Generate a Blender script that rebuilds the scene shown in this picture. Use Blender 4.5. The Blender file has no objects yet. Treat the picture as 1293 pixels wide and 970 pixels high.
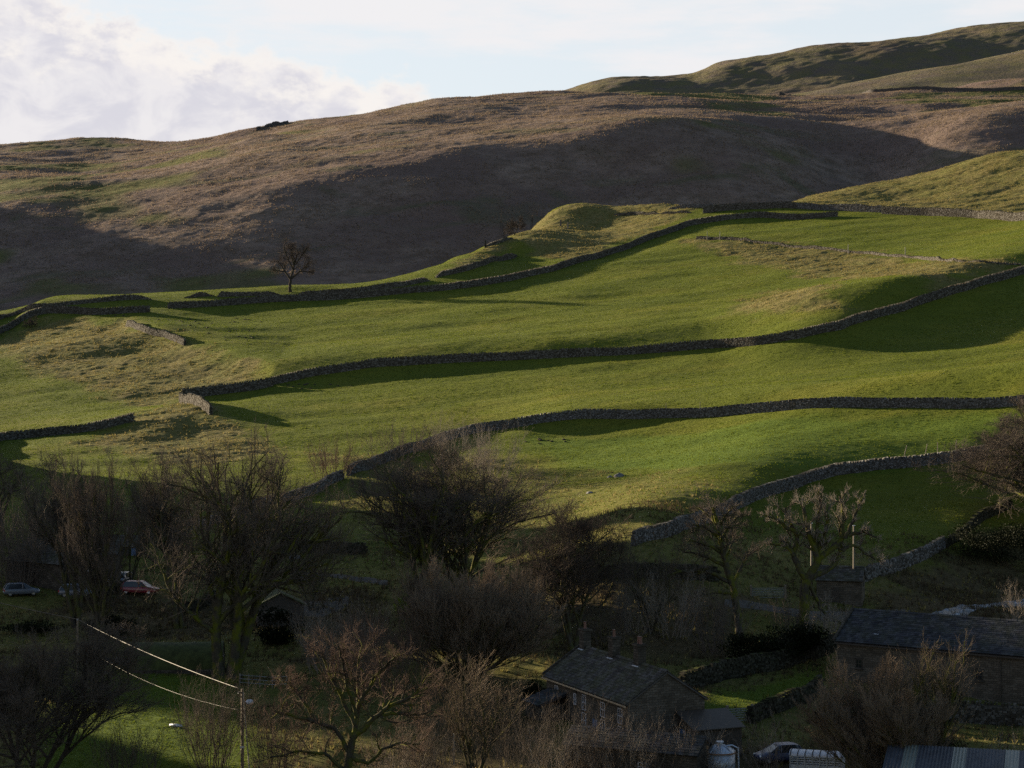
import bpy, math, random
import numpy as np
from mathutils import Vector
R = math.radians
F = 2413.0; CX = 646.5; CY = 485.0          # focal length and centre of the photograph, in its pixels
COL = bpy.context.scene.collection
scene = bpy.context.scene

# ------------------------------------------------------------------ object helpers
def link(o, parent=None):
    COL.objects.link(o)
    if parent is not None: o.parent = parent
    return o
def mesh_np(name, v, faces, mats=(), parent=None, midx=None, smooth=False):
    """v (n,3); faces: list of int arrays (m,4) or (m,3)"""
    if not isinstance(faces, (list, tuple)): faces = [faces]
    me = bpy.data.meshes.new(name)
    v = np.asarray(v, dtype=np.float32).reshape(-1, 3)
    me.vertices.add(len(v)); me.vertices.foreach_set('co', v.ravel())
    loops = np.concatenate([np.asarray(f, dtype=np.int32).ravel() for f in faces])
    tot = np.concatenate([np.full(len(f), np.asarray(f).shape[1], dtype=np.int32) for f in faces])
    st = np.concatenate([[0], np.cumsum(tot)[:-1]]).astype(np.int32)
    me.loops.add(len(loops)); me.loops.foreach_set('vertex_index', loops)
    me.polygons.add(len(tot)); me.polygons.foreach_set('loop_start', st)
    if midx is not None: me.polygons.foreach_set('material_index', np.asarray(midx, dtype=np.int32))
    me.polygons.foreach_set('use_smooth', np.full(len(tot), bool(smooth)))
    me.update(calc_edges=True)
    for m in mats: me.materials.append(m)
    return link(bpy.data.objects.new(name, me), parent)
def empty(name, loc, rz=0.0):
    o = bpy.data.objects.new(name, None); o.empty_display_size = 0.5
    o.location = loc; o.rotation_euler = (0, 0, rz); return link(o)
def tag(o, label, cat, group=None):
    o['label'] = label; o['category'] = cat
    if group: o['group'] = group
    return o
def kind(o, k): o['kind'] = k; return o

class MB:
    """collects simple solids in local coordinates; build() links them as one mesh"""
    def __init__(s): s.v = []; s.f = []; s.n = 0
    def add(s, v, f):
        v = np.asarray(v, float).reshape(-1, 3); s.v.append(v)
        for q in f: s.f.append([i + s.n for i in q])
        s.n += len(v); return s
    def box(s, x0, x1, y0, y1, z0, z1):
        v = [(x0,y0,z0),(x1,y0,z0),(x1,y1,z0),(x0,y1,z0),(x0,y0,z1),(x1,y0,z1),(x1,y1,z1),(x0,y1,z1)]
        return s.add(v, [(0,3,2,1),(4,5,6,7),(0,1,5,4),(1,2,6,5),(2,3,7,6),(3,0,4,7)])
    def tube(s, pts, r, n=8, caps=True):
        pts = [Vector(p) for p in pts]; rr = r if isinstance(r, (list, tuple)) else [r]*len(pts)
        v = []
        for i, p in enumerate(pts):
            t = (pts[min(i+1, len(pts)-1)] - pts[max(i-1, 0)]).normalized()
            a = t.cross(Vector((0,0,1)) if abs(t.z) < .9 else Vector((1,0,0))).normalized(); b = t.cross(a)
            for k in range(n):
                w = 2*math.pi*k/n; v.append(p + (a*math.cos(w) + b*math.sin(w))*rr[i])
        f = []
        for i in range(len(pts)-1):
            for k in range(n):
                k2 = (k+1) % n; f.append((i*n+k, i*n+k2, (i+1)*n+k2, (i+1)*n+k))
        if caps: f.append(tuple(range(n))[::-1]); f.append(tuple((len(pts)-1)*n + k for k in range(n)))
        return s.add(v, f)
    def prism(s, prof, y0, y1):
        """profile (x,z) polygon extruded along y"""
        n = len(prof)
        v = [(x, y0, z) for x, z in prof] + [(x, y1, z) for x, z in prof]
        f = [tuple(range(n)), tuple(range(2*n-1, n-1, -1))] + [(i, i+n, (i+1) % n + n, (i+1) % n) for i in range(n)]
        return s.add(v, f)
    def build(s, name, mat, parent=None, bevel=0.0, smooth=False):
        me = bpy.data.meshes.new(name)
        me.from_pydata([tuple(p) for p in np.concatenate(s.v)], [], s.f); me.update()
        import bmesh
        bm = bmesh.new(); bm.from_mesh(me); bmesh.ops.recalc_face_normals(bm, faces=bm.faces[:])
        if bevel: bmesh.ops.bevel(bm, geom=bm.edges[:], offset=bevel, segments=2, affect='EDGES', profile=.5)
        if smooth:
            for q in bm.faces: q.smooth = True
        bm.to_mesh(me); bm.free()
        me.materials.append(mat)
        return link(bpy.data.objects.new(name, me), parent)

# ------------------------------------------------------------------ noise
def _hash(ix, iy, seed):
    h = (ix.astype(np.int64)*374761393 + iy.astype(np.int64)*668265263 + seed*2147483647) & 0xFFFFFFFF
    h = ((h ^ (h >> 13))*1274126177) & 0xFFFFFFFF
    h = (h ^ (h >> 16)) & 0xFFFFFFFF
    return h.astype(np.float64)/4294967295.0
def vnoise(x, y, seed=0):
    xi = np.floor(x); yi = np.floor(y); fx = x-xi; fy = y-yi
    fx = fx*fx*fx*(fx*(fx*6-15)+10); fy = fy*fy*fy*(fy*(fy*6-15)+10)
    a = _hash(xi, yi, seed); b = _hash(xi+1, yi, seed); c = _hash(xi, yi+1, seed); d = _hash(xi+1, yi+1, seed)
    return (a*(1-fx)+b*fx)*(1-fy) + (c*(1-fx)+d*fx)*fy - 0.5
def fbm(x, y, seed=0, o=3):
    s = 0; a = 1.0
    for i in range(o):
        s = s + a*vnoise(x*2**i + 17.3*i, y*2**i - 9.1*i, seed+i); a *= .5
    return s
def sstep(a, b, x):
    t = np.clip((x-a)/(b-a), 0, 1); return t*t*(3-2*t)

# ------------------------------------------------------------------ thin-plate surfaces through measured points
class TPS:
    def __init__(s, P, lam=1e-4, S=100.0):
        P = np.asarray(P, float); s.S = S; s.p = P[:, :2]/S; n = len(P)
        K = s.k(s.p, s.p) + lam*np.eye(n)
        Q = np.c_[np.ones(n), s.p]
        A = np.block([[K, Q], [Q.T, np.zeros((3, 3))]])
        s.w = np.linalg.solve(A, np.r_[P[:, 2], 0, 0, 0])
    @staticmethod
    def k(a, b):
        d = ((a[:, None, :]-b[None])**2).sum(-1)
        return .5*d*np.log(d+1e-12)
    def __call__(s, x, y):
        x = np.asarray(x, float); sh = x.shape; q = np.c_[x.ravel(), np.asarray(y, float).ravel()]/s.S
        out = np.empty(len(q)); n = len(s.p)
        for i in range(0, len(q), 20000):
            c = q[i:i+20000]; out[i:i+20000] = s.k(c, s.p) @ s.w[:n] + s.w[n] + c @ s.w[n+1:]
        return out.reshape(sh)
class Cached:
    """bicubic-ish lookup of a slow surface on a regular grid (bilinear of a 2 m grid)"""
    def __init__(s, fn, x0, x1, y0, y1, d):
        s.x0, s.y0, s.d = x0, y0, d
        s.nx = int((x1-x0)/d)+2; s.ny = int((y1-y0)/d)+2
        X, Y = np.meshgrid(x0+np.arange(s.nx)*d, y0+np.arange(s.ny)*d, indexing='ij')
        s.g = fn(X, Y)
    def __call__(s, x, y):
        x = np.asarray(x, float); y = np.asarray(y, float)
        a = np.clip((x-s.x0)/s.d, 1, s.nx-3.001); b = np.clip((y-s.y0)/s.d, 1, s.ny-3.001)
        i = a.astype(int); j = b.astype(int); u = a-i; v = b-j
        def cr(t): return (-.5*t+t*t-.5*t**3, 1-2.5*t*t+1.5*t**3, .5*t+2*t*t-1.5*t**3, -.5*t*t+.5*t**3)
        cu, cv = cr(u), cr(v); r = 0
        for p in range(4):
            for q in range(4): r = r + cu[p]*cv[q]*s.g[i+p-1, j+q-1]
        return r
def PT(px, py, Y): return ((px-CX)/F*Y, Y, (CY-py)/F*Y)
# ------------------------------------------------------------------ sun
SUN_AZ = 35.0; SUN_EL = 11.5                # to the left of the view, a little beyond it, low
LDIR = Vector((-math.cos(R(SUN_AZ))*math.cos(R(SUN_EL)), math.sin(R(SUN_AZ))*math.cos(R(SUN_EL)), math.sin(R(SUN_EL))))

# ------------------------------------------------------------------ near hillside: valley floor, village, walled pastures
YT = np.array([(1000,150),(970,155),(940,162),(880,180),(830,197),(780,218),(740,235),(700,255),(650,285),(600,320),(560,350),
               (520,381),(450,440),(400,492),(350,555),(300,630),(262,702),(230,735)], float)[::-1]
def yt(px, py):
    s = np.clip((px-CX)/CX, -1.25, 1.25)
    y = np.interp(py, YT[:, 0], YT[:, 1])
    y = y*(1+.075*np.clip((px-860)/430, 0, 1)*np.exp(-.5*((py-690)/55.)**2))
    y = y*(1+.045*np.exp(-.5*((px-665)/80.)**2)*np.clip((340-py)/60, 0, 1))
    return y*(1-.13*s*np.clip((640-py)/120, 0, 1))
SKY_NEAR = np.array([(-500,425),(-250,417),(-100,406),(0,394),(60,381),(130,375),(212,369),(300,365),(368,361),(463,355),(506,348),(541,339),(563,330),
                     (600,317),(640,301),(671,285),(690,271),(705,266),(733,263),(789,260),(838,257.5),(900,259),(1000,257),(1100,262),(1200,268),(1293,273),(1450,280)], float)
P = []
def addp(px, py, Y): P.append(PT(px, py, Y))
for px in (-500,-250,-60,60,180,300,420,540,640,760,880,1000,1110,1220,1330,1500):
    sk = np.interp(px, SKY_NEAR[:, 0], SKY_NEAR[:, 1])
    for py in (1000,940,880,830,780,740,700,650,600,560,520,485,450,425,400,375,350,325,300,280):
        if py > sk+14: addp(px, py, yt(px, py))
for px, sk in SKY_NEAR:                     # the brow, and the ground falling away behind it
    Y = yt(px, sk); x, y, z = PT(px, sk, Y); P.append((x, y, z))
    if px < 990:
        for dy, dz in ((7,-.25),(22,-3.5),(55,-17),(100,-32),(170,-40),(260,-46)): P.append((x*(1+dy/Y), y+dy, z+dz*(1.0 if px > 500 else .55)))
    else:
        for dy, dz in ((200,-20),(290,-40)): P.append((x*(1+dy/Y), y+dy, z+dz))
for px, py, Y in ((1000,257,690),(1020,250,702),(1060,241,708),(1110,232,712),(1170,220,712),(1215,206,710),(1260,193,706),(1310,189,704),(1450,170,700)):
    x, y, z = PT(px, py, Y); P.append((x, y, z))
    for dy, dz in ((25,-3),(70,-18)): P.append((x*(1+dy/Y), y+dy, z+dz))
for px, py, Y in ((1120,252,672),(1200,247,660),(1293,240,648),(1293,262,612),(1200,262,626)): addp(px, py, Y)
for X in (-240,-120,0,120,240):             # the slope the camera stands on
    for Y, Z in ((120,-32.5),(90,-31),(60,-26),(25,-14),(0,-1.75),(-50,12)): P.append((X, Y, Z))
for X, Y, Z in ((-420,150,-5),(-420,330,0),(420,150,-10),(420,330,15),(-500,500,5),(500,500,60),(-500,800,-20),(450,860,20),(0,860,-20)): P.append((X, Y, Z))
tps_near = TPS(P, lam=2e-4)
H0c = Cached(tps_near, -560, 560, -60, 900, 4.0)
def gbump(x, y, cx, cy, sx, sy, a, rot=0.0):
    c, s = math.cos(rot), math.sin(rot); dx, dy = x-cx, y-cy
    u, v = c*dx+s*dy, -s*dx+c*dy
    return a*np.exp(-.5*((u/sx)**2+(v/sy)**2))
CS, SS = math.cos(R(SUN_AZ)), math.sin(R(SUN_AZ))
BUMPS = []                                  # (cx, cy, sx, sy, height, rot)
LYNCH = []                                  # field edges standing on a step of the hillside
NOTCH = [(158, 5, 26), (120, 9, 23), (204, 3.5, 27), (182, 4, 24)]  # gaps cut in the unseen crest to let sun strips reach the ground
def H(x, y):
    x = np.asarray(x, float); y = np.asarray(y, float)
    z = H0c(x, y)
    for b in BUMPS: z = z + gbump(x, y, *b)
    for xs, yl, A, wd, wu, x0, x1 in LYNCH:
        d = y - np.interp(x, xs, yl); z = z + A*sstep(x0, x1, x)*np.where(d > 0, np.exp(-.5*(d/wu)**2), np.exp(-.5*(d/wd)**2))
    # unseen shoulder to the left, shaped to keep low sun off the village
    p = SS*x + CS*y; s = -CS*x + SS*y
    cr = 52*sstep(233, 213, p)*sstep(-60, 40, p)
    for c, w, d in NOTCH: cr = cr - d*np.exp(-.5*((p-c)/w)**2)*(cr > 1)
    cr = cr + (cr > 6)*(7*vnoise(p/2.6, s/9., 44) + 6*vnoise(p/1.1, s/5., 45))          # crest noise for tree tops, added to break up the shadow's edge
    z = z + np.maximum(cr, 0)*np.exp(-.5*((s-345)/38)**2)
    return z
def ray_fn(fn, px, py, y0=70., y1=790., n=1600):
    px = np.atleast_1d(np.asarray(px, float)); py = np.atleast_1d(np.asarray(py, float))
    Y = np.linspace(y0, y1, n)[None]
    X = (px[:, None]-CX)/F*Y; Z = (CY-py[:, None])/F*Y
    D = Z - fn(X, np.broadcast_to(Y, X.shape))
    hit = (D <= 0); i = hit.argmax(1); i = np.where(hit.any(1), np.maximum(i, 1), n-1)
    k = np.arange(len(px)); d0, d1 = D[k, i-1], D[k, i]
    t = np.clip(np.where(hit.any(1), d0/(d0-d1+1e-9), 0), 0, 1)
    Yh = Y[0, i-1] + t*(Y[0, i]-Y[0, i-1])
    return np.c_[(px-CX)/F*Yh, Yh, (CY-py)/F*Yh]
def ground(px, py, **k): return ray_fn(H, px, py, **k)
def G1(px, py, **k): return ground([px], [py], **k)[0]
def bump_at(px, py, sx, sy, a, rot=0.0):
    q = G1(px, py); BUMPS.append((q[0], q[1], sx, sy, a, rot))
bump_at(215, 538, 14, 14, 2.8)               # grassy mound under the wall corner
bump_at(130, 436, 15, 8, 2.2)
bump_at(716, 277, 15, 20, -3.2)            # flattens the end of the spur
bump_at(985, 384, 8, 4, -1.9)              # old quarry scoop



def lynch(pts, A, wd, wu, ramp):
    q = ground([p[0] for p in pts], [p[1] for p in pts]); LYNCH.append((q[:, 0], q[:, 1], A, wd, wu, q[0, 0]-2, q[0, 0]+ramp))
L_NEW = [([(900,440),(960,436),(1010,428),(1060,418),(1110,402),(1160,385),(1220,367),(1293,345),(1400,315)], 5.4, 15, 34, 30),
         ([(600,545),(650,540),(700,530),(760,526),(830,524),(930,521),(1030,517),(1130,515),(1220,513),(1293,510),(1400,506)], 2.3, 7, 18, 20),
         ([(620,768),(700,730),(760,708),(800,694),(850,676),(900,655),(940,640),(980,620),(1020,607),(1060,598),(1110,591),(1160,586),(1210,580),(1260,573),(1350,566)], 5.0, 24, 32, 22)]
L_NEW.append(([(640,740),(760,736),(905,733),(940,735),(1087,733),(1120,722),(1190,690),(1260,655),(1350,620)], 3.2, 14, 20, 20))
L_NEW.append(([(20,402),(60,404),(160,411),(235,438),(330,462),(350,470)], 2.6, 9, 20, 6))
for a in L_NEW: lynch(*a)

# regions of rough ground, outlined on the ground itself
def pip_dist(x, y, poly):
    """signed distance (inside positive)"""
    n = len(poly); ins = np.zeros(x.shape, bool); d = np.full(x.shape, 1e9)
    for i in range(n):
        x0, y0 = poly[i][:2]; x1, y1 = poly[(i+1) % n][:2]
        c = ((y0 > y) != (y1 > y)) & (x < (x1-x0)*(y-y0)/((y1-y0) if y1 != y0 else 1e-9)+x0); ins ^= c
        ex, ey = x1-x0, y1-y0; t = np.clip(((x-x0)*ex+(y-y0)*ey)/(ex*ex+ey*ey+1e-9), 0, 1)
        d = np.minimum(d, (x-x0-t*ex)**2+(y-y0-t*ey)**2)
    d = np.sqrt(d); return np.where(ins, d, -d)
def poly_px(pts): return ground([p[0] for p in pts], [p[1] for p in pts])[:, :2]
ROUGH = [poly_px(p) for p in (
    [(-40,440),(0,428),(60,402),(110,398),(160,408),(235,437),(330,460),(345,474),(330,482),(230,500),(190,512),(120,500),(60,472),(0,450)],
    [(115,553),(170,528),(225,508),(270,521),(330,548),(350,575),(250,590),(160,575),(100,566)],
    [(560,341),(640,303),(672,287),(692,274),(730,267),(800,265),(870,262),(880,276),(800,308),(720,330),(655,322),(600,334)],
    [(855,304),(900,303),(980,307),(1100,319),(1200,329),(1285,332),(1180,366),(1060,352),(930,330)],
    [(930,388),(960,368),(1000,365),(1050,374),(1070,395),(1000,400),(950,402)],
    [(420,575),(520,580),(640,578),(700,592),(860,600),(905,632),(800,690),(640,720),(470,720),(360,700),(430,640)])]
ROUGH[2][:, 1] += np.where(ROUGH[2][:, 1] > 590, 16, 0)
q = ground([1010,1110,1200,1293,1450], [257,263,269,275,285]); ROUGH.append(np.array([*(q[:, :2]+[0,4]), (230,760), (60,760)]))
BARE = [poly_px(p) for p in ([(1090,742),(1190,702),(1250,680),(1320,680),(1320,790),(1200,790),(1090,775)],
                             [(700,735),(880,730),(940,760),(920,830),(720,820)],
                             [(100,745),(200,748),(330,780),(330,800),(120,800),(40,775)],
                             [(380,745),(500,750),(500,815),(400,830)], [(560,850),(690,870),(690,985),(520,985)], [(900,930),(1100,925),(1200,1010),(880,1010)])]
LUSH = [poly_px(p) for p in ([(870,888),(950,862),(1055,828),(1045,862),(960,892),(900,902)], [(90,858),(310,850),(340,990),(40,990)],
                             [(650,548),(1293,516),(1293,560),(1200,578),(1000,600),(870,592),(700,585)])]
def region(polys, x, y, soft, seed):
    m = np.zeros(x.shape); w = fbm(x/7., y/7., seed, 3)*soft*2.2
    for pl in polys:
        b = (x > pl[:, 0].min()-12) & (x < pl[:, 0].max()+12) & (y > pl[:, 1].min()-12) & (y < pl[:, 1].max()+12)
        if b.any():
            xx, yy = x[b], y[b]; m[b] = np.maximum(m[b], sstep(-soft, soft, pip_dist(xx, yy, pl)+w[b]))
    return m
def masks(x, y):
    rg = region(ROUGH, x, y, 4.0, 5)*(.5+.5*sstep(325, 345, y))
    rg = np.maximum(rg, .75*sstep(262, 235, y)*(1-region(LUSH, x, y, 2.0, 7)))
    return rg, region(BARE, x, y, 3.0, 11), region(LUSH, x, y, 2.0, 7)
FLAT = []                                   # (x, y, r0, r1): level pads under buildings and tracks
def hfull(x, y, m=None):
    x = np.asarray(x, float); y = np.asarray(y, float)
    rg = masks(x, y)[0] if m is None else m
    z = H(x, y)
    n = .60*fbm(x/34., y/17., 21, 2) + .45*vnoise(x/22., y/7., 26) + .22*vnoise(x/11., y/5., 23) + .07*vnoise(x/2.2, y/1.3, 24) + .04*vnoise(x/.9, y/.7, 25)
    n = n + rg*(.60*fbm(x/9., y/5., 31, 2) + .20*vnoise(x/1.9, y/1.4, 33) + .13*vnoise(x/.75, y/.7, 34))
    return z + n
def place(px, py, **k):
    return ray_fn(hfull, [px], [py], n=1100, **k)[0]
def zat(x, y): return float(hfull(np.array([float(x)]), np.array([float(y)]))[0])

def sheet(name, fn, ys, us, mat, attr=None):
    Yg, Ug = np.meshgrid(ys, us, indexing='ij'); X = Ug*np.maximum(Yg, 60.)
    if attr is not None:
        M = attr(X, Yg); Z = fn(X, Yg, M)
    else: Z = fn(X, Yg)
    ny, nx = X.shape; idx = np.arange(ny*nx).reshape(ny, nx)
    q = np.stack([idx[:-1,:-1], idx[:-1,1:], idx[1:,1:], idx[1:,:-1]], -1).reshape(-1, 4)
    o = mesh_np(name, np.stack([X, Yg, Z], -1), q, [mat], smooth=True)
    if attr is not None:
        a = o.data.color_attributes.new('ground', 'FLOAT_COLOR', 'POINT')
        c = np.ones((ny*nx, 4), np.float32)
        for k in range(3): c[:, k] = M[k].ravel()
        a.data.foreach_set('color', c.ravel())
    return kind(o, 'structure')
def spread(inner, n_in, outer, n_out):
    a = np.linspace(-inner, inner, n_in); b = inner + (outer-inner)*np.linspace(0, 1, n_out+1)[1:]**1.6
    return np.concatenate([-b[::-1], a, b])
# ------------------------------------------------------------------ materials
class NT:
    def __init__(s, name, rough=.9):
        s.m = bpy.data.materials.new(name); s.m.use_nodes = True; s.t = s.m.node_tree; s.n = s.t.nodes; s.l = s.t.links
        s.b = s.n['Principled BSDF']; s.b.inputs['Roughness'].default_value = rough; s.b.inputs['Specular IOR Level'].default_value = .04
        s.co = None
    def new(s, t, **k):
        o = s.n.new(t)
        for a, v in k.items():
            if a in o.inputs: s.put(v, o.inputs[a])
            else: setattr(o, a, v)
        return o
    def put(s, v, sock):
        if hasattr(v, 'is_linked') or hasattr(v, 'links'): s.l.new(v, sock)
        else: sock.default_value = v if not (isinstance(v, tuple) and len(v) == 3 and sock.type == 'RGBA') else (*v, 1)
    def coord(s):
        if s.co is None: s.co = s.new('ShaderNodeNewGeometry').outputs['Position']
        return s.co
    def noise(s, scale, detail=4, rough=.6, stretch=None, vec=None, dist=0):
        v = vec or s.coord()
        if stretch:
            mp = s.new('ShaderNodeMapping'); s.l.new(v, mp.inputs['Vector']); mp.inputs['Scale'].default_value = stretch; v = mp.outputs[0]
        n = s.new('ShaderNodeTexNoise'); s.l.new(v, n.inputs['Vector'])
        n.inputs['Scale'].default_value = scale; n.inputs['Detail'].default_value = detail; n.inputs['Roughness'].default_value = rough; n.inputs['Distortion'].default_value = dist
        return n.outputs['Fac']
    def ramp(s, fac, stops):
        r = s.new('ShaderNodeValToRGB'); s.l.new(fac, r.inputs[0]); e = r.color_ramp.elements
        while len(e) < len(stops): e.new(.5)
        for q, (p, c) in zip(e, stops): q.position = p; q.color = (*c, 1) if isinstance(c, tuple) else (c, c, c, 1)
        return r.outputs[0]
    def mix(s, fac, a, b, mode='MIX'):
        m = s.new('ShaderNodeMix', data_type='RGBA', blend_type=mode)
        s.put(fac, m.inputs[0]); s.put(a, m.inputs[6]); s.put(b, m.inputs[7]); return m.outputs[2]
    def math(s, op, a, b=0.0):
        m = s.new('ShaderNodeMath', operation=op); s.put(a, m.inputs[0]); s.put(b, m.inputs[1]); return m.outputs[0]
    def bump(s, h, strength, dist, prev=None):
        b = s.new('ShaderNodeBump'); s.l.new(h, b.inputs['Height']); b.inputs['Strength'].default_value = strength; b.inputs['Distance'].default_value = dist
        if prev: s.l.new(prev, b.inputs['Normal'])
        return b.outputs[0]
    def color(s, c): s.put(c, s.b.inputs['Base Color']); return s
    def normal(s, n): s.l.new(n, s.b.inputs['Normal']); return s
def island(t): return t.new('ShaderNodeNewGeometry').outputs['Random Per Island']

def mat_ground():
    t = NT('ground_grass', .95)
    at = t.new('ShaderNodeVertexColor', layer_name='ground'); sep = t.new('ShaderNodeSeparateColor'); t.l.new(at.outputs[0], sep.inputs[0])
    rg, bare, lush = sep.outputs
    green = t.ramp(t.noise(.035, 5, .6, (1, 1.6, 1)), [(.3, (.078,.098,.012)), (.5, (.105,.122,.016)), (.72, (.145,.140,.020))])
    green = t.mix(t.ramp(t.noise(.5, 6, .7, (.35, 1.2, 1)), [(.35, 0.0), (.75, .55)]), green, (.062,.078,.016))
    green = t.mix(t.math('MULTIPLY', lush, .55), green, (.075,.125,.018))
    tus = t.ramp(t.noise(1.1, 5, .7), [(.34, (.058,.056,.016)), (.5, (.145,.122,.044)), (.7, (.215,.172,.082))])
    big = t.ramp(t.noise(.12, 4, .6), [(.38, 0.0), (.62, 1.0)])
    tus = t.mix(t.math('MULTIPLY', big, .6), tus, (.105,.110,.030))
    c = t.mix(rg, green, tus)
    earth = t.ramp(t.noise(.9, 6, .7), [(.3, (.040,.030,.018)), (.6, (.095,.068,.040)), (.8, (.080,.078,.030))])
    c = t.mix(t.math('MULTIPLY', bare, .85), c, earth)
    n = t.bump(t.noise(2.0, 6, .8), 1.0, .45)
    n = t.bump(t.noise(.45, 4, .6, (.5, 1.3, 1)), .6, .5, n)
    return t.color(c).normal(n).m
def mat_moor():
    t = NT('moor_grass', .95)
    c = t.ramp(t.noise(.020, 6, .62), [(.3, (.175,.128,.106)), (.5, (.215,.160,.130)), (.7, (.245,.185,.146))])
    c = t.mix(t.ramp(t.noise(.16, 6, .75, (.7, 1, 1)), [(.36, .75), (.6, 0.0)]), c, (.085,.062,.040))
    c = t.mix(t.ramp(t.noise(.0085, 5, .62, (1, 1.7, 1), dist=.6), [(.44, 0.0), (.60, .75)]), c, (.130,.092,.080))      # heather
    c = t.mix(t.ramp(t.noise(.013, 5, .65, (1, 2.2, 1), dist=.9), [(.56, 0.0), (.66, .55)]), c, (.085,.090,.045))        # damp green flushes
    at = t.new('ShaderNodeVertexColor', layer_name='ground'); sep = t.new('ShaderNodeSeparateColor'); t.l.new(at.outputs[0], sep.inputs[0])
    c = t.mix(sep.outputs[0], c, t.ramp(t.noise(.1, 5, .7), [(.35, (.072,.078,.024)), (.65, (.125,.118,.045))]))
    n = t.bump(t.noise(.55, 6, .78), 1.0, 1.1)
    return t.color(c).normal(n).m
def mat_fell():
    t = NT('fell_grass', .95)
    c = t.ramp(t.noise(.006, 6, .62), [(.32, (.130,.098,.062)), (.5, (.120,.110,.052)), (.66, (.175,.135,.080))])
    c = t.mix(t.ramp(t.noise(.05, 6, .75), [(.36, .6), (.6, 0.0)]), c, (.105,.082,.092))
    return t.color(c).normal(t.bump(t.noise(.12, 6, .75), 1.0, 4.0)).m
def mat_stone(name, lo, mid, hi, lich=.35, moss=.0, bump=.5):
    t = NT(name, .92)
    c = t.ramp(island(t), [(.0, lo), (.45, mid), (.9, hi)])
    c = t.mix(t.ramp(t.noise(3.2, 5, .7), [(.42, 0.0), (.62, lich)]), c, (lo[0]*.55, lo[1]*.55, lo[2]*.55))
    if moss:
        up = t.new('ShaderNodeSeparateXYZ'); t.l.new(t.new('ShaderNodeNewGeometry').outputs['Normal'], up.inputs[0])
        f = t.math('MULTIPLY', t.ramp(up.outputs[2], [(.2, 0.0), (.75, 1.0)]), t.ramp(t.noise(.8, 4), [(.4, 0.0), (.6, moss)]))
        c = t.mix(f, c, (.075,.085,.018))
    return t.color(c).normal(t.bump(t.noise(9, 4, .7), bump, .06)).m
def mat_masonry(name, lo, hi, scale=1.0, bump=.6):
    """coursed rubble: brick pattern warped by noise, on wall-aligned object coordinates"""
    t = NT(name, .93)
    oc = t.new('ShaderNodeTexCoord').outputs['Object']
    sx = t.new('ShaderNodeSeparateXYZ'); t.l.new(oc, sx.inputs[0])
    u = t.math('ADD', sx.outputs[0], sx.outputs[1]); cb = t.new('ShaderNodeCombineXYZ'); t.l.new(u, cb.inputs[0]); t.l.new(sx.outputs[2], cb.inputs[1])
    nz = t.new('ShaderNodeTexNoise'); t.l.new(oc, nz.inputs['Vector']); nz.inputs['Scale'].default_value = 1.6
    va = t.new('ShaderNodeVectorMath', operation='SCALE'); t.l.new(nz.outputs['Color'], va.inputs[0]); va.inputs['Scale'].default_value = .22
    ad = t.new('ShaderNodeVectorMath', operation='ADD'); t.l.new(cb.outputs[0], ad.inputs[0]); t.l.new(va.outputs[0], ad.inputs[1])
    br = t.new('ShaderNodeTexBrick'); t.l.new(ad.outputs[0], br.inputs['Vector'])
    br.inputs['Color1'].default_value = (*lo, 1); br.inputs['Color2'].default_value = (*hi, 1); br.inputs['Mortar'].default_value = (lo[0]*.55, lo[1]*.55, lo[2]*.5, 1)
    br.inputs['Scale'].default_value = scale; br.inputs['Brick Width'].default_value = .52; br.inputs['Row Height'].default_value = .21; br.inputs['Mortar Size'].default_value = .018
    br.inputs['Bias'].default_value = -.1
    c = t.mix(t.ramp(t.noise(.7, 6, .7, vec=oc), [(.38, 0.0), (.68, .65)]), br.outputs['Color'], (lo[0]*.45, lo[1]*.45, lo[2]*.4))
    n = t.bump(br.outputs['Fac'], -bump, .04); n = t.bump(t.noise(6, 5, .7, vec=oc), .6, .05, n)
    return t.color(c).normal(n).m
def mat_plain(name, c, rough=.6, metal=0., var=.25, scale=3.0, spec=.3):
    t = NT(name, rough); t.b.inputs['Metallic'].default_value = metal; t.b.inputs['Specular IOR Level'].default_value = spec
    k = t.ramp(t.noise(scale, 5, .65), [(.3, tuple(x*(1-var) for x in c)), (.7, tuple(min(1, x*(1+var)) for x in c))])
    return t.color(k).m
def mat_bark(name, c, moss=.6):
    t = NT(name, .95)
    k = t.ramp(t.noise(4, 5, .7, (1,1,.4)), [(.3, tuple(x*.55 for x in c)), (.7, tuple(x*1.3 for x in c))])
    if moss:
        k = t.mix(t.ramp(t.noise(.9, 4, .6), [(.44, 0.0), (.62, moss)]), k, (.085,.090,.012))
    return t.color(k).normal(t.bump(t.noise(8, 4, .7, (1,1,.3)), .7, .05)).m
def mat_twig(name, c, c2):
    t = NT(name, .9)
    return t.color(t.ramp(t.noise(.35, 3, .6), [(.3, c), (.7, c2)])).m
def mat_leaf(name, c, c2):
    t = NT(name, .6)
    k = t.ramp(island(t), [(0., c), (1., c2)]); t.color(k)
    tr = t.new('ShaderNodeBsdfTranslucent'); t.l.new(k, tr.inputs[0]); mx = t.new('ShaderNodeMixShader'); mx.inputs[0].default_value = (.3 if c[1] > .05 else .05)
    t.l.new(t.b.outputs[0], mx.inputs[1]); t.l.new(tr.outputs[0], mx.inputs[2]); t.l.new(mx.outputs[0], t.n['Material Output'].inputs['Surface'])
    return t.m
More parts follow.
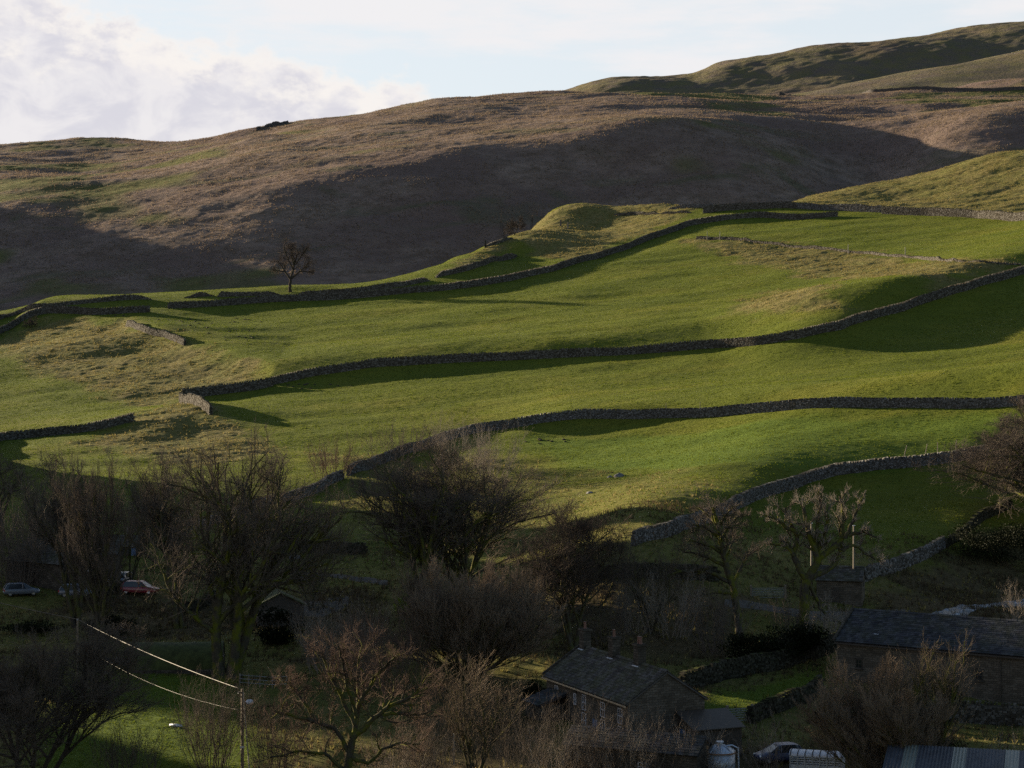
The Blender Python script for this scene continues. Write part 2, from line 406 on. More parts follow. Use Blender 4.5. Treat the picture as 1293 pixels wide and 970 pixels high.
def mat_blade(name, cols):
    """grass blades: colour per tuft, light passes through"""
    t = NT(name, .8)
    k = t.ramp(island(t), [(i/(len(cols)-1), c) for i, c in enumerate(cols)]); t.color(k)
    tr = t.new('ShaderNodeBsdfTranslucent'); t.l.new(k, tr.inputs[0]); mx = t.new('ShaderNodeMixShader'); mx.inputs[0].default_value = .4
    t.l.new(t.b.outputs[0], mx.inputs[1]); t.l.new(tr.outputs[0], mx.inputs[2]); t.l.new(mx.outputs[0], t.n['Material Output'].inputs['Surface'])
    return t.m
M = dict(
    ground=mat_ground(), moor=mat_moor(), fell=mat_fell(),
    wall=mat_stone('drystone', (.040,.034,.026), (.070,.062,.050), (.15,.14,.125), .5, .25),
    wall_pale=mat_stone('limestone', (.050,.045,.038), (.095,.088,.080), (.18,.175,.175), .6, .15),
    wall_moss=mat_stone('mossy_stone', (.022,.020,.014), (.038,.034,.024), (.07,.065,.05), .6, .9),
    crag=mat_stone('crag_stone', (.05,.045,.045), (.08,.072,.07), (.12,.11,.1), .5),
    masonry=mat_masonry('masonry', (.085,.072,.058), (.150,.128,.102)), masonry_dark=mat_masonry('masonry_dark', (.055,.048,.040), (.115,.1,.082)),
    slate=mat_stone('stone_slate', (.046,.041,.037), (.064,.058,.052), (.10,.092,.085), .45, .25), slate_blue=mat_stone('blue_slate', (.030,.031,.036), (.042,.043,.049), (.066,.067,.075), .4, .15),
    timber=mat_plain('weathered_timber', (.13,.105,.08)), timber_dark=mat_plain('dark_timber', (.045,.036,.028)), pale_wood=mat_plain('pale_wood', (.25,.225,.18)), galv_dark=mat_plain('weathered_steel', (.13,.14,.135), .6),
    pole=mat_plain('pole_wood', (.16,.125,.085)), white=mat_plain('white_paint', (.50,.50,.52), .5, 0, .12), glass=mat_plain('dark_glass', (.015,.017,.02), .12, 0, .2, 3, .6),
    galv=mat_plain('galvanised', (.42,.46,.52), .45, .5, .25, 2), rust=mat_plain('rust', (.22,.10,.05)), lead=mat_plain('lead_flashing', (.46,.48,.52), .5), clay=mat_plain('clay_pot', (.14,.07,.05)),
    gutter=mat_plain('gutter_paint', (.36,.27,.17), .6), black=mat_plain('black_rubber', (.012,.012,.012), .8), chrome=mat_plain('wheel_metal', (.35,.36,.38), .35, .8),
    red=mat_plain('red_paint', (.17,.018,.030), .3, 0, .08, 1, .6), blue=mat_plain('blue_paint', (.018,.028,.075), .38, 0, .08, 1, .7), silver=mat_plain('white_car_paint', (.09,.10,.12), .3, 0, .06, 1, .6), darkcar=mat_plain('dark_car_paint', (.03,.035,.05), .25, 0, .1, 1, .6),
    lamp_red=mat_plain('red_lens', (.25,.01,.01), .3), lamp_clear=mat_plain('clear_lens', (.6,.6,.6), .2), cable=mat_plain('cable', (.065,.052,.036), .6), sheetroof=mat_plain('fibre_roof', (.050,.055,.066), .7, 0, .3, 1.2), rooflight=mat_plain('rooflight', (.15,.165,.145), .5, 0, .15),
    door_blue=mat_plain('blue_door', (.10,.14,.22)), soil=mat_plain('soil', (.035,.028,.018), .95), moss=mat_plain('moss_roof', (.040,.048,.014), .95, 0, .5, 1.5),
    bark=mat_bark('bark', (.060,.050,.038), .55), bark_moss=mat_bark('mossy_bark', (.055,.048,.034), .95), bark_dry=mat_bark('dark_bark', (.045,.036,.030), .15),
    twig=mat_twig('twig_brown', (.085,.068,.055), (.130,.104,.084)), twig_red=mat_twig('twig_red', (.090,.060,.046), (.135,.092,.070)), twig_grey=mat_twig('twig_grey', (.165,.138,.112), (.250,.208,.170)), twig_dark=mat_twig('twig_dark', (.055,.043,.036), (.080,.063,.052)),
    twig_tan=mat_twig('twig_tan', (.135,.102,.074), (.205,.155,.112)),
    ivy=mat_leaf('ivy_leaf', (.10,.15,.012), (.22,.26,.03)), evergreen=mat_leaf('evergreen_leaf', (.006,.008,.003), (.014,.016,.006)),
    blade=mat_blade('tussock_blade', [(.085,.080,.02), (.15,.13,.042), (.21,.17,.065), (.28,.225,.105)]), blade_moor=mat_blade('moor_blade', [(.12,.085,.055), (.17,.125,.085), (.21,.16,.11), (.26,.20,.145)]),
    blade_green=mat_blade('green_blade', [(.065,.095,.010), (.10,.13,.014), (.15,.165,.022)]), blade_brown=mat_blade('brown_stem', [(.030,.022,.014), (.06,.042,.026), (.10,.072,.045), (.06,.065,.018)]),
)
def mat_track():
    t = NT('gravel_track', .95)
    c = t.ramp(t.noise(1.2, 6, .7), [(.3, (.055,.047,.038)), (.55, (.095,.086,.076)), (.75, (.045,.045,.018))])
    return t.color(c).normal(t.bump(t.noise(6, 5, .7), .6, .06)).m
def mat_stream():
    t = NT('stream_water', .12); t.b.inputs['Specular IOR Level'].default_value = .5
    f = t.noise(1.1, 6, .7, (1, .45, 1), dist=.6)
    c = t.ramp(f, [(.44, (.02,.022,.02)), (.54, (.09,.10,.11)), (.66, (.38,.40,.44))]); t.color(c)
    t.l.new(t.ramp(f, [(.42, .08), (.55, .8)]), t.b.inputs['Roughness'])
    return t.normal(t.bump(t.noise(3.5, 5, .7), .8, .12)).m
M['track'] = mat_track(); M['stream'] = mat_stream()
# ------------------------------------------------------------------ drystone walls
def resample(pts, d):
    pts = np.asarray(pts, float); L = np.r_[0, np.cumsum(np.hypot(*np.diff(pts[:, :2], axis=0).T))]
    n = max(2, int(L[-1]/d)+1); s = np.linspace(0, L[-1], n)
    # smooth the corners of the outline a little
    out = np.c_[np.interp(s, L, pts[:, 0]), np.interp(s, L, pts[:, 1])]
    k = max(1, int(2.5/d))
    if n > 4*k:
        pad = np.pad(out, ((k, k), (0, 0)), 'edge'); sm = sum(pad[i:i+n] for i in range(2*k+1))/(2*k+1)
        w = np.clip(np.minimum(np.arange(n), n-1-np.arange(n))/(2*k), 0, 1)[:, None]; out = out*(1-w)+sm*w
    return out, s
BOXF = np.array([(0,3,2,1),(4,5,6,7),(0,1,5,4),(1,2,6,5),(2,3,7,6),(3,0,4,7)])
def boxes(c, ex, ey, ez, hx, hy, hz, rng, jit=.12):
    """n stones: centres c, unit axes, half sizes; corners pulled about at random"""
    n = len(c); sg = np.array([(-1,-1,-1),(1,-1,-1),(1,1,-1),(-1,1,-1),(-1,-1,1),(1,-1,1),(1,1,1),(-1,1,1)], float)
    s = sg[None]*(1+rng.uniform(-jit, jit, (n, 8, 3)))
    v = c[:, None] + s[..., 0:1]*(ex*hx[:, None])[:, None] + s[..., 1:2]*(ey*hy[:, None])[:, None] + s[..., 2:3]*(ez*hz[:, None])[:, None]
    f = (np.arange(n)*8)[:, None, None] + BOXF[None]
    return v.reshape(-1, 3), f.reshape(-1, 4)
def stone_wall(xy, label, h=1.5, mat='wall', seed=0, ruin=0., taper=(0, 0), name='drystone_wall', stone=1.0, cat='dry stone wall', group=None):
    rng = np.random.default_rng(seed+100); d = .36*stone
    pts, s = resample(xy, d); n = len(pts)
    t = np.gradient(pts, axis=0); t /= np.linalg.norm(t, axis=1, keepdims=True)+1e-9; nm = np.c_[-t[:, 1], t[:, 0]]
    zg = hfull(pts[:, 0], pts[:, 1]) - .12
    hh = h*(1+.10*fbm(s/6., s*0+seed, seed, 3)) * (1-ruin*np.clip(.5+1.6*vnoise(s/4.5, s*0+.3, seed+3), 0, 1))
    L = s[-1]
    if taper[0]: hh = hh*(.25+.75*np.clip(s/taper[0], 0, 1)**.7)
    if taper[1]: hh = hh*(.25+.75*np.clip((L-s)/taper[1], 0, 1)**.7)
    VV, FF, base = [], [], 0
    z3 = np.zeros(n); T = np.c_[t, z3]; N = np.c_[nm, z3]; Z = np.tile([0., 0., 1.], (n, 1)); P0 = np.c_[pts, zg]
    def add(v, f):
        nonlocal base
        VV.append(v); FF.append(f+base); base += len(v)
    # core
    w0, w1 = .30, .20
    prof = [(-w0, 0), (-w1, .95), (w1, .95), (w0, 0)]
    v = np.stack([P0 + N*a + Z*(b*hh)[:, None] for a, b in prof], 1).reshape(-1, 3)
    i = np.arange(n-1)[:, None]*4
    q = np.concatenate([np.c_[i+k, i+k+1, i+k+5, i+k+4] for k in range(3)]); add(v, np.concatenate([q, [[0,1,2,3]], [[(n-1)*4+3,(n-1)*4+2,(n-1)*4+1,(n-1)*4]]]))
    course = .21*stone; nc = int(np.ceil(h*1.15/course))
    for side in (-1, 1):
        for k in range(nc):
            zc = (k+.5)*course; keep = (zc < hh*.93-.03) & (rng.random(n) > .03)
            m = keep.sum()
            if not m: continue
            lat = w0+(w1-w0)*np.clip(zc/hh[keep], 0, 1) + rng.uniform(-.03, .05, m)
            c = P0[keep] + N[keep]*(side*lat)[:, None] + T[keep]*(rng.uniform(-.12, .12, m)+(.18 if k % 2 else 0))[:, None]*stone; c[:, 2] += zc + rng.uniform(-.03, .03, m)
            v, f = boxes(c, T[keep], N[keep], Z[keep], rng.uniform(.13, .21, m)*stone, rng.uniform(.07, .12, m), course*rng.uniform(.40, .52, m), rng, .16); add(v, f)
    # cope stones set on edge along the top
    m = n; c = P0 + T*rng.uniform(-.1, .1, m)[:, None]; c[:, 2] += hh + .02
    ang = rng.uniform(-.35, .35, m); ca, sa = np.cos(ang)[:, None], np.sin(ang)[:, None]
    v, f = boxes(c, T*ca+Z*sa, N, Z*ca-T*sa, rng.uniform(.07, .14, m)*stone, rng.uniform(.2, .29, m), rng.uniform(.10, .19, m), rng, .18); add(v, f)
    o = mesh_np(name, np.concatenate(VV), np.concatenate(FF), [M[mat]])
    return tag(o, label, cat, group)

# ------------------------------------------------------------------ bare winter trees
def norm(v): return v/(np.linalg.norm(v, axis=-1, keepdims=True)+1e-9)
def grow_level(P, D, L, r, k, wob, up, rng, tip=.45, curl=0.0):
    """grow all branches of one level at once -> points (N,k+1,3), radii (N,k+1)"""
    N = len(P); pts = np.empty((N, k+1, 3)); pts[:, 0] = P; d = norm(D); turn = rng.normal(0, 1, (N, 3))
    for i in range(k):
        turn = .5*turn + rng.normal(0, 1, (N, 3))
        d = norm(d + wob*turn*.6 + np.array([0, 0, up])/k)
        pts[:, i+1] = pts[:, i] + d*(L/k)[:, None]
    rad = r[:, None]*(1-(1-tip)*np.linspace(0, 1, k+1)[None]**.9)
    return pts, rad
def children(pts, rad, L, n, t0, t1, ang, sd, lr, rr, rng, shape=.45, up=0.0):
    N, K, _ = pts.shape
    t = (np.arange(n)[None] + rng.uniform(0, 1, (N, n)))/n; t = t0+(t1-t0)*t
    f = t*(K-1); i = np.minimum(f.astype(int), K-2); u = (f-i)[..., None]; b = np.arange(N)[:, None]
    p = pts[b, i]*(1-u)+pts[b, i+1]*u; d = norm(pts[b, i+1]-pts[b, i]); r = rad[b, i]*(1-u[..., 0])+rad[b, i+1]*u[..., 0]
    a = rng.normal(ang, sd, (N, n))
    ref = norm(rng.normal(0, 1, (N, n, 3))); side = norm(np.cross(d, ref))
    az = rng.uniform(0, 2*math.pi, (N, 1)) + np.arange(n)[None]*2.4
    e1 = norm(np.cross(d, np.array([.31, .17, .93]))); e2 = np.cross(d, e1)
    side = e1*np.cos(az)[..., None]+e2*np.sin(az)[..., None]
    D = d*np.cos(a)[..., None]+side*np.sin(a)[..., None]; D[..., 2] += up
    l = L[:, None]*lr*(1-shape*t)*rng.uniform(.65, 1.2, (N, n))
    return p.reshape(-1, 3), D.reshape(-1, 3), l.ravel(), np.maximum((r*rr*rng.uniform(.75, 1.1, (N, n))).ravel(), .004)
def tubes(pts, rad, s):
    N, K, _ = pts.shape
    tg = norm(np.gradient(pts, axis=1)); ref = np.where(np.abs(tg[:, :1, 2:3]) < .8, np.array([0, 0, 1.]), np.array([1., 0, 0]))
    a = norm(np.cross(tg, np.broadcast_to(ref, tg.shape))); b = np.cross(tg, a)
    w = np.arange(s)*2*math.pi/s
    v = pts[:, :, None] + (a[:, :, None]*np.cos(w)[None, None, :, None] + b[:, :, None]*np.sin(w)[None, None, :, None])*rad[:, :, None, None]
    i = (np.arange(N)[:, None, None]*K + np.arange(K-1)[None, :, None])*s; k = np.arange(s)[None, None]; k2 = (k+1) % s
    f = np.stack([i+k, i+k2, i+s+k2, i+s+k], -1).reshape(-1, 4)
    return v.reshape(-1, 3), f
KINDS = {
 # per level: (n, t0, t1, angle, sd, length ratio, radius ratio, points, wobble, upward pull)
 'spread': dict(wob0=.10, lv=[(11,.25,.98,.85,.22,.85,.66,9,.20,.40),(9,.25,1.,.70,.25,.62,.60,7,.24,.30),(9,.15,1.,.65,.3,.66,.50,4,.22,.25),(8,.10,1.,.6,.3,.75,.6,3,.22,.2)]),
 'fan':    dict(wob0=.07, lv=[(9,.25,.95,.55,.18,.80,.68,9,.18,.45),(9,.25,1.,.60,.2,.60,.60,7,.22,.30),(9,.15,1.,.55,.25,.65,.50,4,.18,.3),(8,.1,1.,.5,.3,.75,.6,3,.2,.25)]),
 'dome':   dict(wob0=.05, lv=[(13,.03,.9,.50,.15,.95,.60,6,.08,.5),(12,.15,1.,.42,.18,.60,.55,4,.10,.45),(9,.1,1.,.38,.2,.65,.5,3,.12,.4),(6,.1,1.,.35,.2,.7,.6,2,.12,.4)]),
 'oak':    dict(wob0=.12, lv=[(11,.28,1.,.95,.25,.90,.60,8,.26,.30),(9,.2,1.,.8,.3,.60,.55,6,.30,.25),(9,.15,1.,.75,.3,.62,.50,4,.28,.2),(8,.1,1.,.7,.35,.72,.6,3,.28,.15)]),
 'pollard':dict(wob0=.10, lv=[(6,.55,1.,.80,.12,1.5,.62,11,.26,.65),(9,.25,1.,.80,.3,.34,.52,6,.30,.45),(9,.2,1.,.7,.3,.55,.38,4,.20,.5),(8,.1,1.,.55,.3,.7,.6,3,.15,.5)]),
 'upright':dict(wob0=.06, lv=[(9,.10,.95,.38,.14,.75,.55,6,.09,.4),(9,.15,1.,.42,.2,.55,.5,4,.12,.35),(7,.1,1.,.4,.2,.65,.6,3,.14,.3)]),
 'thorn':  dict(wob0=.18, lv=[(9,.2,1.,.9,.3,.9,.6,6,.25,.15),(9,.2,1.,.8,.3,.62,.55,4,.28,.1),(9,.15,1.,.75,.3,.65,.55,3,.28,.1),(5,.1,1.,.7,.3,.7,.6,2,.25,.1)]),
}
def tree_mesh(kind_, seed, height, left, right, depth, r0, stems=1, lean=0.0, twig_r=.010, stem_spread=.25, dens=1.0):
    """centre lines grown level by level, then the whole crown is fitted to its measured height and spread"""
    rng = np.random.default_rng(seed); K = KINDS[kind_]
    P = np.zeros((stems, 3)); P[:, :2] = rng.normal(0, r0*.7*(stems > 1), (stems, 2))
    D = np.zeros((stems, 3)); D[:, 2] = 1
    if stems > 1:
        az = np.arange(stems)*2*math.pi/stems + rng.uniform(0, 6); D[:, 0] = np.cos(az)*stem_spread; D[:, 1] = np.sin(az)*stem_spread
    tr = {'spread': .62, 'fan': .55, 'dome': .55, 'oak': .5, 'pollard': .36, 'upright': .8, 'thorn': .55}[kind_]
    L = np.full(stems, height*tr)*rng.uniform(.85, 1.1, stems); r = np.full(stems, r0/(stems**.4))
    levels = []
    pts, rad = grow_level(P, D, L, r, 9, K['wob0'], .25, rng, tip=.40 if kind_ != 'pollard' else .7); levels.append((pts, rad))
    for li, (n, t0, t1, ang, sd, lr, rr, k, wob, up) in enumerate(K['lv']):
        if li >= 2: n = max(2, int(round(n*dens)))
        p, d, l, rc = children(pts, rad, L, n, t0, t1, ang, sd, lr, rr, rng, up=up*.25)
        rc = np.maximum(rc, twig_r)
        pts, rad = grow_level(p, d, l, rc, k, wob, up, rng, tip=.45); L = l; levels.append((pts, rad))
    allp = np.concatenate([q.reshape(-1, 3) for q, _ in levels[2:]])
    zt = np.percentile(allp[:, 2], 99.6); x0, x1 = np.percentile(allp[:, 0], [1.2, 98.8]); yw = np.percentile(np.abs(allp[:, 1]), 98.5)
    sz = height/zt; xm = (x0+x1)/2; s0 = (right-left)/(x1-x0); tx = (left+right)/2
    for j, (q, rd) in enumerate(levels):
        w = np.clip(np.abs(q[..., 0])/(.5*(x1-x0)), 0, 1)
        # keep the stem where it stands and move the crown over to its measured middle
        q[..., 0] = q[..., 0]*s0 + (tx-xm*s0)*sstep(0, .8, q[..., 2]/zt); q[..., 1] *= depth/yw; q[..., 2] = np.maximum(q[..., 2], -.2)*sz
    return levels
def add_tree(px, py, box, kind_, label, seed=1, r0=.4, stems=1, bark='bark', twig='twig', name='bare_tree', Y=None, group=None, depth=None, twig_r=.012, dens=1.0, stem_spread=.25, cat='tree', sink=.1):
    """box = crown left, right, top in the photograph; base at px, py"""
    q = np.array(place(px, py)) if Y is None else np.array([(px-CX)/F*Y, Y, 0.])
    q[2] = zat(q[0], q[1])-sink
    s = q[1]/F; x0 = (box[0]-CX)*s-q[0]; x1 = (box[1]-CX)*s-q[0]; h = (CY-box[2])*s-q[2]
    dp = depth or max(.35*(x1-x0), .5)
    lv = tree_mesh(kind_, seed, h, x0, x1, dp, r0, stems, twig_r=twig_r, dens=dens, stem_spread=stem_spread)
    root = empty(name, q); tag(root, label, cat, group)
    p, rd = lv[0]; rd = rd.copy(); rd[:, 0] *= 1.45; rd[:, 1] *= 1.08
    v, f = tubes(p, rd, 9); mesh_np('trunk', v, f, [M[bark]], root, smooth=True)
    VV, FF, MI, b = [], [], [], 0
    for j, (p, rd) in enumerate(lv[1:]):
        v, f = tubes(p, rd, (7, 5, 3, 3)[j]); VV.append(v); FF.append(f+b); b += len(v); MI.append(np.full(len(f), 0 if j < 2 else 1))
    mesh_np('crown', np.concatenate(VV), np.concatenate(FF), [M[bark], M[twig]], root, np.concatenate(MI), smooth=True)
    return root
def copy_thing(root, loc, rz, label, scale=1.0):
    c = root.copy(); COL.objects.link(c); c.location = loc; c.rotation_euler = (0, 0, rz); c.scale = (scale,)*3; c['label'] = label
    for ch in root.children:
        d = ch.copy(); COL.objects.link(d); d.parent = c
    return c

def limb_tree(px, py, trunk, limbs, label, seed, r0, bark='bark_moss', twig='twig_grey', group=None, twig_r=.012, n2=7, lr=.30, up=.5, dens=9, name='bare_tree', Y=None, rl=.55):
    """a tree whose stem and main limbs follow measured lines; finer growth is added on them"""
    rng = np.random.default_rng(seed); q = np.array(place(px, py)) if Y is None else np.array([(px-CX)/F*Y, Y, 0.]); q[2] = zat(q[0], q[1])-.1; s = q[1]/F
    root = empty(name, q); tag(root, label, 'tree', group)
    def line(pts, k, dep, z0):
        p = np.array([((a-CX)*s-q[0], 0., (CY-b)*s-q[2]) for a, b in pts]); t = np.linspace(0, 1, len(p)); u = np.linspace(0, 1, k+1)
        o = np.stack([np.interp(u, t, p[:, i]) for i in range(3)], 1); o[1:-1] = .25*o[:-2]+.5*o[1:-1]+.25*o[2:]
        o[1:-1] += rng.normal(0, .05, (k-1, 3)); o[:, 1] = z0 + dep*u**1.3; return o
    tp = line(trunk, 10, 0., 0.)[None]; tr = r0*np.linspace(1, .72, 11)[None].copy(); tr[:, 0] *= 1.4; tr[:, 1] *= 1.1
    v, f = tubes(tp, tr, 10); mesh_np('trunk', v, f, [M[bark]], root, smooth=True)
    K = 12; P, RR, LL = [], [], []
    for i, l in enumerate(limbs):
        w = l[0]; o = line(l[1:], K, l[0][1] if isinstance(w, tuple) else rng.uniform(-2.5, 2.5), 0.); rw = w[0] if isinstance(w, tuple) else w
        P.append(o); RR.append(r0*rw*np.linspace(1, .38, K+1)); LL.append(np.linalg.norm(np.diff(o, axis=0), axis=1).sum())
    pts, rad, L = np.array(P), np.array(RR), np.array(LL); out = [(pts, rad, 7, 0)]
    for j, (n, t0, ang, ratio, rr, k, wob) in enumerate(((n2, .3, .85, lr, rl, 6, .28), (dens, .2, .75, .6, .42, 4, .22), (8, .1, .55, .7, .6, 3, .16))):
        p, d, l, rc = children(pts, rad, np.maximum(L, 2.5) if j == 0 else L, n, t0, 1., ang, .3, ratio, rr, rng, shape=.2, up=up*.3)
        pts, rad = grow_level(p, d, l, np.maximum(rc, twig_r), k, wob, up, rng, tip=.45); L = l; out.append((pts, rad, (5, 3, 3)[j], 0 if j == 0 else 1))
    VV, FF, MI, b = [], [], [], 0
    for p, rd, sd, mi in out:
        v, f = tubes(p, rd, sd); VV.append(v); FF.append(f+b); b += len(v); MI.append(np.full(len(f), mi))
    mesh_np('crown', np.concatenate(VV), np.concatenate(FF), [M[bark], M[twig]], root, np.concatenate(MI), smooth=True); return root

# ------------------------------------------------------------------ leafy clumps, thickets, tufts
def leaf_cloud(c, rx, ry, rz, n, size, rng, lumps=7, droop=0.0):
    """leaf faces gathered on lumps inside an ellipsoid -> uneven outline with gaps"""
    cs = norm(rng.normal(0, 1, (lumps, 3)))*rng.uniform(.25, .85, (lumps, 1)); k = rng.integers(0, lumps, n)
    p = cs[k] + norm(rng.normal(0, 1, (n, 3)))*(rng.uniform(0, 1, (n, 1))**.45)*rng.uniform(.3, .55, (lumps, 1))[k]
    p = p*np.array([rx, ry, rz]) + np.asarray(c); d = norm(rng.normal(0, 1, (n, 3))); e = norm(np.cross(d, rng.normal(0, 1, (n, 3))))
    g = np.cross(d, e); s = size*rng.uniform(.6, 1.3, (n, 1))
    v = np.stack([p-e*s*.5, p+g*s*.35, p+e*s*.7, p-g*s*.35], 1).reshape(-1, 3)
    return v, np.arange(n*4).reshape(-1, 4)
def thicket(px, py, box, label, seed, twig='twig_grey', n=60, name='bare_shrub', Y=None, r=.02, group=None, up=.5, cat='shrub', depth=None, sub=7, spread=.55):
    """many upright stems from one rootstock"""
    rng = np.random.default_rng(seed)
    q = np.array(place(px, py)) if Y is None else np.array([(px-CX)/F*Y, Y, 0.]); q[2] = zat(q[0], q[1])-.05
    s = q[1]/F; x0 = (box[0]-CX)*s-q[0]; x1 = (box[1]-CX)*s-q[0]; h = (CY-box[2])*s-q[2]; dp = depth or (x1-x0)*.35
    P = np.c_[rng.uniform(x0*.6, x1*.6, n), rng.uniform(-dp*.6, dp*.6, n), np.zeros(n)]; wx, wy = q[0]+P[:, 0], q[1]+P[:, 1]
    P[:, 2] = hfull(wx, wy)-q[2]-.1
    D = np.c_[P[:, 0]/max(x1-x0, .1)*spread*2+rng.normal(0, .15, n), P[:, 1]/max(dp, .1)*spread+rng.normal(0, .15, n), np.ones(n)]
    L = h*rng.uniform(.55, 1.05, n); pts, rad = grow_level(P, D, L, np.full(n, r*1.6), 6, .12, .3, rng, tip=.4)
    out = [(pts, rad)]
    for (m, lr, a, k) in ((sub, .5, .5, 4), (5, .5, .5, 3)):
        p, d, l, rc = children(pts, rad, L, m, .15, 1., a, .25, lr, .6, rng, up=up*.3); pts, rad = grow_level(p, d, l, np.maximum(rc, r*.55), k, .15, up, rng, tip=.5); L = l; out.append((pts, rad))
    VV, FF, b = [], [], 0
    for j, (p, rd) in enumerate(out):
        v, f = tubes(p, rd, (5, 3, 3)[j]); VV.append(v); FF.append(f+b); b += len(v)
    o = mesh_np(name, np.concatenate(VV), np.concatenate(FF), [M[twig]], None, smooth=True); o.location = q
    return tag(o, label, cat, group)
def leafy_bush(px, py, box, label, seed, mat='evergreen', n=2500, name='evergreen_bush', size=.22, Y=None, lumps=9, cat='bush', zmin=None):
    rng = np.random.default_rng(seed); q = np.array(place(px, py)) if Y is None else np.array([(px-CX)/F*Y, Y, 0.]); q[2] = zat(q[0], q[1])
    s = q[1]/F; x0 = (box[0]-CX)*s-q[0]; x1 = (box[1]-CX)*s-q[0]; h = (CY-box[2])*s-q[2]
    v, f = leaf_cloud(((x0+x1)/2, 0, h*.45), (x1-x0)/2/.95, (x1-x0)*.35, h*.6, n, size, rng, lumps)
    v[:, 2] = np.maximum(v[:, 2], -.2)
    o = mesh_np(name, v, f, [M[mat]]); o.location = q; return tag(o, label, cat)
def tufts(name, xs, ys, zs, h, w, nb, mat, seed, label, cat):
    rng = np.random.default_rng(seed); N = len(xs); B = N*nb
    P = np.repeat(np.c_[xs, ys, zs], nb, 0); hh = np.repeat(h, nb)*rng.uniform(.6, 1.15, B); ww = np.repeat(w, nb)
    a = rng.uniform(0, 2*math.pi, B); lean = rng.uniform(.1, .75, B)*hh; off = rng.uniform(0, .35, B)*hh
    P[:, 0] += np.cos(a)*off; P[:, 1] += np.sin(a)*off; P[:, 2] -= .06
    s = np.c_[-np.sin(a), np.cos(a), np.zeros(B)]*ww[:, None]*.5
    tip = P + np.c_[np.cos(a)*lean, np.sin(a)*lean, hh]
    v = np.stack([P-s, P+s, tip], 1).reshape(-1, 3)
    o = mesh_np(name, v, np.arange(B*3).reshape(-1, 3), [M[mat]]); o['kind'] = 'stuff'
    return tag(o, label, cat)
# ------------------------------------------------------------------ the land
US_NEAR = spread(.30, 640, 1.9, 60)
YS_NEAR = np.concatenate([np.linspace(-50, 90, 30)[:-1], np.linspace(90, 145, 40)[:-1], np.linspace(145, 730, 1050)[:-1], np.linspace(730, 900, 50)])
sheet('ground', hfull0 := (lambda x, y, m: hfull(x, y, m[0])), YS_NEAR, US_NEAR, M['ground'], masks)

MOOR = {-400:((430,800),(360,860),(300,930),(250,1010),(210,1100),(185,1200)),
 -150:((430,740),(380,790),(330,850),(280,920),(240,1000),(208,1100),(191,1180)),
 0:((420,720),(390,745),(350,790),(300,850),(250,915),(222,985),(202,1070),(187,1150)),
 150:((400,725),(380,745),(340,790),(290,840),(250,890),(222,960),(200,1050),(178,1150)),
 260:((395,725),(375,745),(330,790),(280,832),(240,875),(208,945),(188,1030),(174,1120)),
 330:((390,730),(370,745),(320,790),(270,830),(230,870),(200,930),(175,1020),(160,1110)),
 430:((380,735),(350,760),(300,800),(250,838),(215,870),(190,930),(165,1015),(146,1105)),
 540:((365,742),(325,780),(275,815),(228,845),(203,870),(178,925),(150,1010),(130,1110)),
 650:((340,770),(300,795),(250,830),(210,860),(190,880),(165,940),(140,1030),(122,1120)),
 730:((320,785),(270,820),(225,848),(185,872),(168,895),(150,960),(132,1050),(118,1120)),
 800:((300,800),(250,830),(200,862),(165,885),(152,915),(135,1010),(118,1120)),
 950:((300,800),(250,835),(210,862),(180,885),(165,905),(150,960),(135,1050),(119,1140)),
 1100:((300,815),(250,860),(222,890),(195,912),(168,935),(146,985),(130,1060),(117,1150)),
 1200:((290,812),(240,848),(205,872),(172,897),(148,935),(132,1010),(124,1080),(113,1200)),
 1293:((260,820),(220,850),(190,870),(160,895),(135,940),(128,1020),(121,1100),(111,1240)),
 1500:((260,820),(210,850),(170,880),(140,920),(120,1000),(105,1230))}
PM = []
for px, rows in MOOR.items():
    for py, Y in rows: PM.append(PT(px, py, Y))
    x, y, z = PM[-1]; x1, y1, z1 = PM[-len(rows)]
    PM.append((x*1.08, y*1.08, z-3)); PM.append((x*1.3, y*1.3, z-45)); PM.append((x1*.86, y1*.86, z1-14))
PM += [(-800,1300,150), (-700,1000,150), (-620,850,120), (700,1000,130)]
tps_moor = TPS(PM, lam=2e-4); HM0 = Cached(tps_moor, -1100, 1100, 560, 1600, 8.0)
CASTERS = [(-400,935,42,55,40,-.61)]           # hump added outside the picture to shade the foot of the moor
def hmoor(x, y):
    z = HM0(x, y)
    for b in CASTERS: z = z + gbump(x, y, *b)
    r = fbm(x/90.+y/160., y/55., 51, 3)*5.0*sstep(700, 850, y)         # gullies and swells running down the slope
    return z + r + 1.0*fbm(x/24.+y/40., y/12., 53, 3) + .30*vnoise(x/3.0, y/2.6, 56)
def moor_mask(x, y):
    u = x/y*F+CX
    g = sstep(.02, .3, fbm(x/60., y/45., 61, 3)+.35*np.exp(-.5*((x+215)/70.)**2-.5*((y-960)/60.)**2)+.5*np.exp(-.5*((x-240)/90.)**2-.5*((y-1130)/40.)**2)-.12)
    return g, g*0, g*0
YM = np.concatenate([np.linspace(600, 700, 20)[:-1], np.linspace(700, 1150, 380)[:-1], np.linspace(1150, 1500, 60)])
sheet('moorland_hill', lambda x, y, m: hmoor(x, y), YM, spread(.30, 520, .95, 50), M['moor'], moor_mask)

